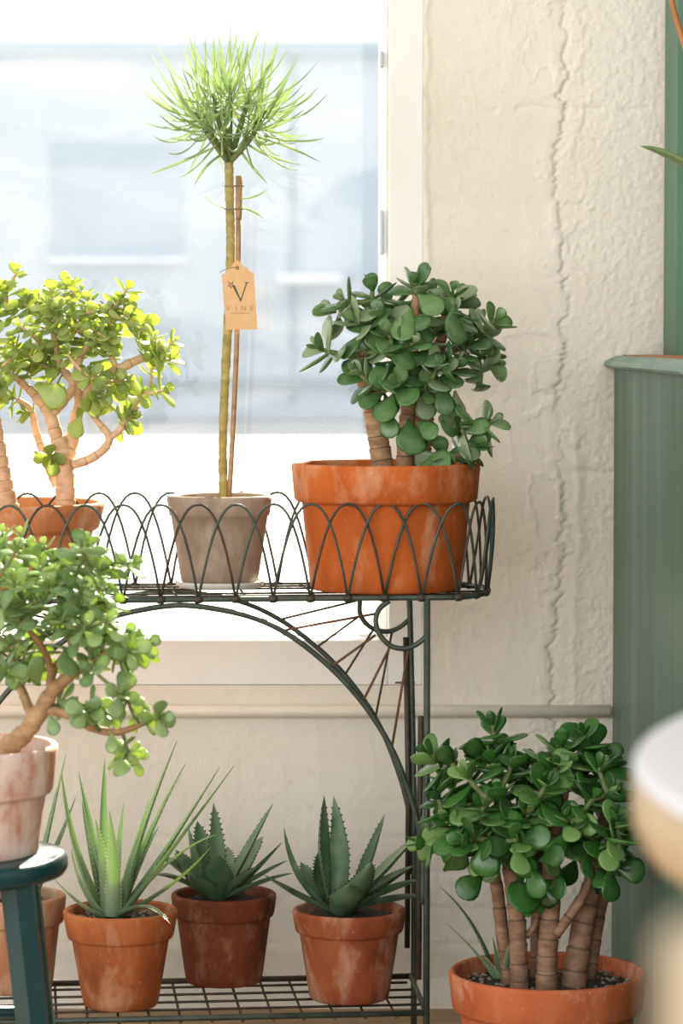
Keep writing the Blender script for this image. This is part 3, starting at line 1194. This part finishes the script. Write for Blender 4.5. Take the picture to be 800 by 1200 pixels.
heads = [((270, 104), -.055, (0, -.45, 1)), ((228, 132), -.02, (-.75, -.1, .7)), ((312, 128), -.01, (.7, -.1, .75)), ((262, 112), .055, (-.1, .6, .9)),
         ((244, 148), -.05, (-.8, -.5, .35)), ((302, 150), -.05, (.8, -.5, .35)), ((236, 128), .05, (-.6, .6, .6)), ((306, 135), .05, (.6, .6, .6)), ((250, 112), -.01, (-.4, -.1, 1)), ((292, 112), -.01, (.4, -.1, 1))]
top = P(268, 190, YS)
for hi, ((hx, hy), dy, dr) in enumerate(heads):
    c = P(hx, hy, YS + dy)
    ax = V(dr).normalized()
    br = bez(top, top.lerp(c, .5) + V((0, 0, -.006)), c, 6)
    build(MB().tube([q - o for q in br], [.0046, .0042, .004, .0038, .0036, .003, .002], 8), 'branch', 'twig_green', t)
    u = ax.cross(V((.3, .2, .9)) if abs(ax.z) < .9 else V((1, 0, 0))).normalized()
    w = ax.cross(u)
    nl = 20
    for q in range(nl):
        f = q / nl
        an = q * 2.39996 + hi
        pol = math.radians(12 + 90 * f ** .8 + rnd.uniform(-8, 8))
        d = ax * math.cos(pol) + (u * math.cos(an) + w * math.sin(an)) * math.sin(pol)
        L = rnd.uniform(.062, .105) * (1.0 if f > .15 else .7)
        b = c - ax * (.028 * f)
        mid = b + d * L * .55 - V((0, 0, 1)) * L * .16
        tipv = b + d * L + V((0, 0, 1)) * L * rnd.uniform(-.02, .42)
        mb = MB()
        blade(mb, b - o, mid - o, tipv - o, .0016, .0010, ax if abs(ax.dot(d)) < .95 else V((0, -1, 0)), 'needle', 9, chan=.15)
        build(mb, 'leaf', 'leaf_senecio', t)
for (a, b, m) in (((281, 232), (313, 222), (298, 233)), ((280, 243), (309, 256), (295, 244)), ((262, 243), (238, 228), (250, 238)), ((281, 175), (313, 215), (290, 190)), ((262, 180), (228, 217), (240, 190)),
                  ((255, 170), (172, 205), (215, 190)), ((285, 165), (352, 193), (310, 185)), ((290, 158), (375, 190), (330, 165))):
    mb = MB()
    blade(mb, P(*a, YS - .01) - o, P(*m, YS - .03) - o, P(*b, YS - .035) - o, .0021, .0012, V((0, -.6, .8)), 'needle', 9, chan=.15)
    build(mb, 'leaf', 'leaf_senecio', t)

# kraft paper tag hung on the stem
YT = YS - .016
tg = thing('paper_tag', 'brown kraft paper tag with printed letter emblem hanging on the slim stem', 'tag', P(282, 386, YT), 0)
to = tg.location.copy()
body = [(265, 386.5), (301.5, 386), (297.5, 319.5), (293, 318.5), (289.5, 313.5), (285, 312), (282, 307), (277.5, 305.5), (273.5, 308), (271, 312), (266.5, 314), (264.5, 320.5), (259.5, 321.5)]
poly = [((P(a, b, YT) - to).x, (P(a, b, YT) - to).z) for a, b in body]
build(MB().prism(poly, -.0004, .0004, 'y'), 'card', 'kraft', tg, smooth=False)
hp = P(278, 314, YT) - to
lp = MB()
lp.tube([V((hp.x + .0018 * math.cos(a), -.0006, hp.z + .0018 * math.sin(a))) for a in [i * PI / 6 for i in range(13)]], .0006, 6)
build(lp, 'eyelet', 'ink', tg)
s0 = P(278, 313, YT - .001) - to
build(MB().tube(smoothline([s0, P(268, 314, YT - .002) - to, P(257, 319, YT + .004) - to], 4), .0005, 5), 'string', 'twine', tg)
build(MB().tube(smoothline([s0, P(277, 309, YT + .003) - to, P(276, 308, YS + .008) - to], 4), .0005, 5), 'string', 'twine', tg)


def ink(name, pts, mat='ink', dep=.0007):
    pl = [((P(a, b, YT) - to).x, (P(a, b, YT) - to).z) for a, b in pts]
    return build(MB().prism(pl, -dep, -.0003, 'y'), name, mat, tg, smooth=False)


# big V: serifed, heavy left stroke, fine right stroke
ink('letter_v', [(272.0, 334.5), (275.0, 334.5), (282.6, 352), (282, 354)])
ink('letter_v', [(282, 354), (281.6, 351.5), (288.2, 331.6), (289.6, 331.6)])
ink('letter_v', [(286.4, 330.8), (291.2, 330.6), (291.2, 331.5), (286.4, 331.8)])
for k_ in range(5):                             # little sprig at its left
    an = k_ * 2 * PI / 5 + .3
    cx_, cy_ = 270.6 + 2.4 * math.cos(an), 334.2 + 2.4 * math.sin(an)
    ink('sprig_petal', [(cx_ + 1.5 * math.cos(an + q * PI / 3) * (1.2 if q % 3 == 0 else .6), cy_ + 1.5 * math.sin(an + q * PI / 3) * (1.2 if q % 3 == 0 else .6)) for q in range(6)])
for (a, b) in (((268, 331), (266.5, 329.5)), ((272.5, 331), (273.5, 329.2))):
    ink('sprig_stem', [(a[0] - .4, a[1]), (a[0] + .4, a[1]), (b[0] + .3, b[1]), (b[0] - .3, b[1])])
for ch, cx_ in (('V', 267.5), ('I', 276.5), ('N', 285.3), ('E', 294.8)):
    cu = bpy.data.curves.new('letter', 'FONT')
    cu.body = ch
    cu.size = 8.6 * mpp(YT)
    cu.extrude = .0001
    cu.align_x = 'CENTER'
    tmp = bpy.data.objects.new('letter', cu)
    COL.objects.link(tmp)
    dg = bpy.context.evaluated_depsgraph_get()
    me = bpy.data.meshes.new_from_object(tmp.evaluated_get(dg))
    bpy.data.objects.remove(tmp)
    me.materials.clear()
    me.materials.append(M['ink_pale'])
    lo = link('printed_letter', me, tg, P(cx_, 364.2, YT) - to + V((0, -.0006, 0)))
    lo.rotation_euler = (PI / 2, 0, 0)
for i in range(11):                            # line of print too small to read
    x = 270.5 + i * 2.05
    ink('small_print', [(x, 366.6), (x + 1.3, 366.6), (x + 1.3, 367.9), (x, 367.9)], 'ink_pale', .0006)

# ------------------------------------------------------------------ sunlit jade, upper shelf left
p = Pot(0, 588, 124, 692, 96, SU)
t = thing('potted_jade_plant', 'sunlit pale-trunked jade plant in terracotta pot at left of upper shelf', 'potted plant', p.loc, group='jade plants')
add_pot(t, p.rt, p.h, p.rb, 'clay_left', p.h * .34, p.h - .020, .008, seed=3)
Y = p.Y
stems = [
    [(77, 600, .0, 12), (76, 560, .0, 11), (75, 535, .0, 10.5), (66, 510, .0, 8), (58, 485, .0, 7), (40, 462, .0, 5), (15, 440, .0, 3)],
    [(76, 540, .0, 10), (84, 515, .01, 8), (92, 480, .01, 7), (104, 458, .01, 6), (122, 442, .0, 6), (148, 428, .0, 5.5), (172, 417, .0, 4)],
    [(84, 545, -.01, 5.5), (105, 538, -.01, 5.5), (122, 526, -.01, 5), (128, 512, -.01, 4.5), (115, 495, -.01, 3.5), (103, 480, -.01, 3)],
    [(127, 514, -.01, 4), (138, 506, -.01, 4), (148, 492, -.01, 3)],
    [(66, 570, .02, 5), (52, 535, .02, 5), (42, 505, .02, 4.5), (36, 480, .02, 4), (20, 468, .02, 3)],
    [(58, 488, .0, 5.5), (75, 470, .0, 5), (86, 450, .0, 5), (72, 430, .0, 4), (62, 390, .0, 3)],
    [(92, 475, .01, 5), (90, 440, .0, 5), (96, 415, .0, 4), (112, 395, .0, 3)],
    [(8, 604, -.02, 16), (2, 570, -.02, 13), (-2, 540, -.02, 11), (-8, 500, -.02, 9), (-14, 450, -.02, 7), (-20, 400, -.02, 5)],
    [(136, 432, .0, 3.5), (130, 415, .0, 3), (128, 395, .0, 2)],
]
tips = [(55, 345), (75, 332), (62, 338), (30, 346), (40, 352), (10, 362), (15, 398), (45, 398), (70, 398), (60, 432), (35, 434), (100, 366), (115, 376), (140, 352), (152, 362), (110, 393), (95, 402), (121, 408), (85, 384), (104, 440),
        (116, 448), (184, 408), (200, 406), (166, 385), (181, 394), (150, 448), (166, 460), (153, 482), (174, 458), (134, 452), (52, 536), (8, 336), (0, 430), (4, 468), (126, 384), (60, 376), (88, 352), (22, 380), (-6, 350), (-4, 390),
        (40, 416), (102, 350), (128, 362), (30, 412), (78, 412), (92, 420), (12, 420), (160, 372), (190, 418), (66, 362), (48, 366), (-15, 410), (-20, 370)]
extra = [(42, 452, -.04, 76, 472, -.05, 1), (95, 488, -.03, 85, 512, -.05, 1), (115, 488, -.03, 128, 472, -.04, 1)]
jade(t, Y, stems, tips, 19, 'leaf_jade_sun', 'bark_pale', 11, 4, .0015, spread=.06, more=1, scar='bark_scar_pale', extra=extra, twigmat='bark_pale')

# ------------------------------------------------------------------ stool and its jade
YST = -.60
zst = P(-60, 999, YST).z
st = thing('painted_stool', 'dark teal painted round stool holding the pale-tinted pot', 'stool', (P(-60, 999, YST).x, YST, 0))
rs_ = 140 * mpp(YST)
th = .026
build(MB().lathe([(0, zst - th), (rs_ - .012, zst - th), (rs_ - .004, zst - th + .003), (rs_, zst - th + .009), (rs_, zst - .007), (rs_ - .003, zst - .002), (rs_ - .008, zst), (0, zst)], 72), 'seat', 'teal_paint', st, angle=60)
dirs = [(.80, -.60), (-.80, -.60), (-.7, .7), (.7, .7)]
legs = []
for dx, dy in dirs:
    top_ = V((dx * rs_ * .78, dy * rs_ * .78, zst - th + .004))
    bot = V((dx * rs_ * 1.16, dy * rs_ * 1.16, 0))
    legs.append((top_, bot))
    build(MB().tube([top_, top_.lerp(bot, .5), bot], [.0205, .0195, .0175], 6), 'leg', 'teal_paint', st, smooth=False)
for a, b in ((0, 1), (1, 2), (2, 3), (3, 0)):
    f = .50
    pa, pb = legs[a][0].lerp(legs[a][1], f), legs[b][0].lerp(legs[b][1], f)
    build(MB().tube([pa, pa.lerp(pb, .5), pb], [.008, .010, .008], 8), 'stretcher', 'teal_paint', st)

rt = 116 * mpp(YST)
pc = P(-46, 872, YST)
h_ = pc.z - zst
t = thing('potted_jade_plant', 'leaning jade plant in clay pot tinted pale for sunlight standing on teal stool', 'potted plant', (pc.x, YST, zst), group='jade plants')
add_pot(t, rt, h_, rt * .78, 'clay_sunlit_tone', h_ * .45, h_ - .022, .008, seed=4, soilmat='soil')  # pot colour carries painted-in sunlight
stems = [
    [(-20, 905, -.02, 15), (2, 882, -.02, 13), (30, 858, -.02, 11), (48, 832, -.02, 10), (60, 812, -.02, 8.5), (78, 795, -.02, 6.5), (104, 776, -.02, 4)],
    [(56, 832, -.02, 5.5), (82, 838, -.03, 5.5), (108, 853, -.03, 5), (135, 858, -.03, 4.5), (158, 852, -.03, 3.5), (178, 842, -.03, 2.5)],
    [(60, 812, -.02, 6), (62, 785, .0, 5), (85, 762, .02, 4), (100, 735, .02, 3.5), (108, 700, .02, 2.5)],
    [(40, 846, -.02, 6), (28, 815, .02, 5.5), (15, 780, .04, 5), (25, 735, .04, 4), (40, 690, .04, 3)],
    [(62, 790, .0, 4.5), (50, 760, -.03, 4), (30, 735, -.05, 3), (8, 715, -.05, 2.5)],
    [(100, 778, -.02, 3.5), (120, 768, -.02, 3), (146, 762, -.02, 2.2)],
    [(85, 762, .02, 3.5), (75, 720, .0, 3), (72, 690, .0, 2.5)],
]
tips = [(20, 642), (36, 655), (14, 668), (46, 664), (60, 682), (88, 652), (100, 664), (118, 668), (134, 668), (139, 656), (95, 690), (76, 700), (50, 702), (10, 702), (22, 730), (42, 750), (15, 752), (62, 742), (80, 722), (100, 712),
        (112, 700), (114, 735), (130, 742), (145, 752), (140, 768), (172, 754), (152, 776), (116, 772), (108, 784), (82, 786), (50, 780), (30, 790), (8, 790), (84, 824), (102, 832), (116, 826), (132, 842), (150, 820), (144, 812),
        (166, 836), (188, 840), (150, 882), (143, 892), (163, 888), (4, 640), (-6, 662), (-4, 690), (70, 655), (28, 690), (66, 720), (90, 742), (34, 718), (-8, 730), (126, 690), (105, 645), (8, 655), (24, 625), (52, 640), (155, 760), (20, 770), (-10, 770)]
extra = [(58, 838, -.05, 66, 862, -.06, 1), (90, 824, -.04, 92, 856, -.05, 1), (112, 826, -.05, 106, 850, -.06, 1), (130, 858, -.04, 132, 882, -.05, 1), (76, 760, -.04, 78, 796, -.06, 1), (46, 800, -.04, 40, 772, -.06, 1)]
jade(t, YST, stems, tips, 23, 'leaf_jade_stool', 'bark_tan', 21, 4, .0016, spread=.08, more=1, more_y=772, scar='bark_scar_pale', extra=extra)

# ------------------------------------------------------------------ lower rack pots
p = Pot(17, 1048, 62, 1168, 44, SL)
t = thing('potted_aloe', 'aloe in limy terracotta pot half hidden behind the teal stool leg', 'potted plant', p.loc, group='spiky plants on the lower rack')
add_pot(t, p.rt, p.h, p.rb, 'clay_mossy', p.h * .3, p.h - .016, .006, pebbles=160, seed=5)
rosette(t, p.Y, 28, 1052, [(77, 884, .03, 7, 52, 985), (88, 935, .05, 6, 68, 990), (10, 960, -.02, 6), (-10, 990, .03, 7), (45, 930, .06, 6), (2, 1010, -.04, 6), (52, 1030, -.03, 4, 42, 1032)], 'leaf_aloe', 'aloe', teeth=16)

p = Pot(141, 1065, 69, 1187, 44, SL)
t = thing('potted_aloe', 'pale spotted aloe with long upright leaves in orange terracotta pot', 'potted plant', p.loc, group='spiky plants on the lower rack')
add_pot(t, p.rt, p.h, p.rb, 'clay_aloe', p.h * .3, p.h - .016, .006, pebbles=140, seed=6)
rosette(t, p.Y, 131, 1066, [
    (72, 902, .03, 8, 82, 1000), (92, 905, .06, 6.5, 108, 975), (123, 889, .02, 8.5, 118, 990), (145, 941, .06, 6, 137, 1000), (207, 868, .03, 9.5, 150, 1000), (217, 895, .06, 7, 165, 985),
    (257, 899, .04, 8.5, 185, 1010), (274, 897, .0, 8.5, 195, 1000), (253, 978, -.03, 6, 200, 992), (247, 992, -.05, 6.5, 208, 1038), (64, 1030, -.05, 7, 100, 1068), (84, 995, -.02, 8, 92, 1040),
    (200, 1083, -.085, 6, 172, 1045), (186, 968, .06, 8, 160, 1010), (175, 936, .05, 7, 155, 1000), (112, 960, -.03, 8.5, 124, 1010), (128, 950, -.05, 9.5, 136, 1020), (96, 938, .04, 7, 106, 1000)],
    'leaf_aloe', 'aloe', teeth=22, tooth=.0022)

p = Pot(262, 1046, 63.5, 1159, 45, SL)
t = thing('potted_agave', 'dark agave in deep brown terracotta pot, middle of the lower rack', 'potted plant', p.loc, group='spiky plants on the lower rack')
add_pot(t, p.rt, p.h, p.rb, 'clay_dark', p.h * .26, p.h - .012, .005, seed=7)
rosette(t, p.Y, 254, 1045, [
    (250, 941, .01, 8, 257, 1000), (221, 969, -.01, 11, 232, 1010), (231, 962, .04, 11, 240, 1000), (320, 941, .03, 8, 280, 1005), (308, 980, .05, 13, 282, 1010), (330, 987, -.02, 9, 295, 1020),
    (337, 1008, -.03, 9, 300, 1020), (342, 1023, -.05, 9, 300, 1028), (206, 996, .04, 14, 226, 1018), (182, 1025, -.03, 9, 212, 1020), (185, 1003, .03, 9, 215, 1008), (255, 1001, -.06, 15, 254, 1030),
    (267, 992, .06, 12, 260, 1015), (222, 1024, -.065, 13, 236, 1032), (303, 1014, -.06, 10, 280, 1026)], 'leaf_agave', 'agave', teeth=15, tooth=.0034, thornmat='thorn_dark', thick=.22)

p = Pot(409, 1064, 68.5, 1179, 47, SL)
t = thing('potted_agave', 'dark toothed agave in lime-stained terracotta pot nearest the stand leg', 'potted plant', p.loc, group='spiky plants on the lower rack')
add_pot(t, p.rt, p.h, p.rb, 'clay_stained', p.h * .26, p.h - .012, .006, seed=8)
rosette(t, p.Y, 398, 1060, [
    (333, 970, -.01, 12, 345, 1030), (380, 933, .01, 11, 378, 1000), (391, 933, -.01, 11.5, 402, 1000), (450, 955, .03, 9, 428, 1010), (492, 976, .03, 10, 445, 1015), (486, 1014, .02, 11, 450, 1025),
    (499, 1030, -.02, 11, 455, 1032), (500, 1049, .0, 9, 460, 1046), (310, 1025, -.03, 11, 352, 1046), (435, 1010, -.05, 16, 420, 1036), (409, 1036, -.08, 16, 406, 1050), (373, 998, .05, 13, 382, 1030),
    (352, 1010, .05, 12, 370, 1035)], 'leaf_agave', 'agave', teeth=15, tooth=.0034, thornmat='thorn_dark', thick=.22)

# ------------------------------------------------------------------ big jade on the floor at right
YR = -.22
pc = P(641, 1137, YR)
rt = 118 * mpp(YR)
t = thing('potted_jade_plant', 'large glossy green jade plant in wide terracotta pot on the floor', 'potted plant', (pc.x, YR, 0), group='jade plants')
add_pot(t, rt, pc.z, rt * .76, 'clay_right', pc.z * .29, pc.z - .020, .010, pebbles=220, seed=9)
stems = [
    [(609, 1168, -.035, 11), (607, 1110, -.035, 10.5), (604, 1060, -.03, 10), (594, 1000, -.02, 8.5), (586, 960, -.02, 6), (578, 900, -.01, 3.5)],
    [(596, 1156, .0, 8), (589, 1100, .0, 8), (582, 1040, .0, 7.5), (572, 990, .0, 6), (558, 950, .0, 4)],
    [(640, 1168, -.04, 13), (641, 1120, -.04, 12), (645, 1065, -.035, 11), (646, 1010, -.03, 10), (656, 950, -.04, 8), (660, 920, -.04, 6), (655, 880, -.03, 4)],
    [(671, 1168, -.02, 15), (678, 1110, -.015, 13.5), (688, 1060, -.01, 12), (700, 1010, .0, 10), (708, 960, .0, 7), (705, 900, .0, 5)],
    [(651, 1096, -.045, 6), (668, 1072, -.05, 6), (683, 1048, -.05, 5), (698, 1015, -.05, 4)],
    [(628, 1150, .03, 7), (628, 1090, .03, 7), (630, 1030, .03, 7), (622, 970, .03, 5), (618, 910, .03, 3)],
    [(616, 1098, -.03, 4), (628, 1080, -.03, 4), (630, 1045, -.03, 3.5)],
    [(690, 1150, .02, 8), (700, 1080, .03, 8), (712, 1030, .03, 7), (730, 980, .03, 4)],
    [(594, 1000, -.02, 5), (560, 985, -.03, 4), (525, 970, -.03, 3)],
]
tips = [(577, 850, .0), (501, 884, -.02), (528, 892, -.04), (546, 908, -.08), (600, 894, -.05), (512, 932, -.04), (524, 962, -.06), (493, 988, -.04), (545, 985, -.09), (566, 945, -.09), (582, 928, -.07), (606, 984, -.1), (640, 918, -.1),
        (630, 896, .0), (660, 880, -.02), (684, 862, .0), (702, 900, -.06), (694, 936, -.09), (712, 930, -.08), (722, 958, -.12), (726, 980, -.12), (664, 958, -.1), (620, 950, -.08), (562, 966, -.07), (600, 955, -.06), (690, 980, -.08),
        (712, 996, -.08), (724, 1016, -.1), (560, 884, .0), (588, 878, .02), (650, 900, -.06), (572, 992, -.05), (524, 912, .03), (615, 908, .02), (672, 906, .02), (722, 932, -.06), (710, 890, -.02), (694, 872, .02), (540, 940, .03),
        (586, 972, .03), (640, 980, .04), (672, 995, .03), (652, 990, -.05)]
extra = [(606, 992, -.1, 610, 1028, -.12, 1), (618, 1014, -.09, 634, 1052, -.11, 1), (632, 1008, -.1, 662, 1000, -.14, 1), (571, 985, -.09, 568, 1028, -.1, 1), (660, 965, -.1, 676, 988, -.13, 1), (668, 950, -.09, 700, 975, -.12, 1),
         (708, 978, -.1, 744, 1000, -.15, 1), (702, 985, -.09, 686, 1005, -.12, 1), (640, 1045, -.06, 598, 1056, -.1, 1), (640, 1042, -.06, 662, 1040, -.09, 1), (566, 1024, -.06, 538, 1050, -.08, 1), (700, 1018, -.07, 706, 1042, -.09, 1),
         (690, 995, -.08, 682, 1030, -.1, 1), (520, 1020, -.03, 545, 1000, -.05, 1)]
jade(t, YR, stems, tips, 37, 'leaf_jade_green', 'bark_brown', 31, 4, .0026, extra=extra, ring=.026, xmax=XC)
rosette(t, YR + .01, 590, 1140, [(515, 1039, .02, 5, 560, 1075), (523, 1082, -.01, 5, 560, 1112), (577, 1098, -.02, 4), (597, 1106, -.03, 4.5), (566, 1120, -.03, 4), (607, 1122, -.02, 4)], 'leaf_agave', 'aloe', teeth=14, tooth=.0014)

# ------------------------------------------------------------------ round table in the right foreground
dt = -2.5
zt = P(748, 906, dt).z
R = .66
xl = P(748, 906, dt).x
tb = thing('round_table', 'out-of-focus round table with white top at right foreground', 'table', (xl + R, dt, 0))
tt = .043
build(MB().lathe([(0, zt - tt), (R - .012, zt - tt), (R - .004, zt - tt + .004), (R, zt - tt + .012), (R, zt - .010), (R - .003, zt - .0065), (R - .001, zt - .006), (0, zt - .006)], 96), 'apron', 'table_wood', tb, angle=60)
build(MB().lathe([(R - .001, zt - .006), (R, zt - .004), (R - .002, zt - .001), (R - .006, zt), (0, zt)], 96), 'table_top', 'table_white', tb, angle=60)
for an in (200, 250, 70, 340):
    a = math.radians(an)
    c = V((math.cos(a) * R * .86, math.sin(a) * R * .86, 0))
    build(MB().tube([c + V((0, 0, zt - tt)), c + V((0, 0, .3)), c], [.034, .03, .024], 20), 'leg', 'table_wood', tb)

# ------------------------------------------------------------------ strap-leaved plant on top of the cabinet, mostly out of the picture
yp = .02
pb = V((.62, yp, zc + .0015))
t = thing('potted_strap_plant', 'plant on green cabinet with one arching strap leaf reaching into view', 'potted plant', pb)
add_pot(t, .085, .15, .06, 'clay_right', seed=12)
b0 = V((.62, yp, pb.z + .135))
for (tx, ty, tdy, cx_, cy_, hw) in ((750, 171, -.04, 800, 172, 13), (900, 20, 0, 900, 200, 12), (1010, 120, .02, 960, 100, 12), (930, 180, -.12, 930, 120, 12), (870, 120, .05, 890, 170, 11)):
    mb = MB()
    tip = P(tx, ty, yp + tdy)
    ctl = P(cx_, cy_, yp + tdy * .5) + V((0, 0, .06)) * (1 if tx > 800 else 0)
    blade(mb, b0 - pb, ctl - pb, tip - pb, hw * mpp(yp), .0015, V((-.4, 0, .9)), 'needle', 16, chan=.3)
    build(mb, 'leaf', 'leaf_strap', t)
build(MB().tube([q - pb for q in smoothline([b0, P(840, 160, yp - .02), P(800, 48, yp - .03), P(787, 4, yp - .03), P(780, -30, yp - .03)], 5)], 3.6 * mpp(yp), 7), 'dry_stem', 'dry_stem', t)

# ------------------------------------------------------------------ pale wooden chair very close to the camera, lower right corner
yc = -3.38
c0 = P(778, 1085, yc)
ch = thing('wooden_chair', 'very blurred pale wooden chair back at the lower right corner', 'chair', (c0.x + .21, yc, 0))
zk = c0.z
for sx in (-1, 1):
    bevel(build(MB().box((sx * .19 - .02, -.016, 0), (sx * .19 + .02, .016, zk)), 'rear_leg', 'chair_wood', ch, smooth=False), .006)
    bevel(build(MB().box((sx * .18 - .018, .36, 0), (sx * .18 + .018, .396, .43)), 'front_leg', 'chair_wood', ch, smooth=False), .006)
    bevel(build(MB().box((sx * .18 - .010, .016, .36), (sx * .18 + .010, .36, .42)), 'side_rail', 'chair_wood', ch, smooth=False), .003)
bevel(build(MB().box((-.17, -.011, zk - .10), (.17, .011, zk - .01)), 'backrest', 'chair_wood', ch, smooth=False), .006)
bevel(build(MB().box((-.17, -.009, .55), (.17, .009, .60)), 'back_slat', 'chair_wood', ch, smooth=False), .004)
bevel(build(MB().box((-.21, .016, .43), (.21, .41, .455)), 'seat', 'chair_wood', ch, smooth=False), .008)
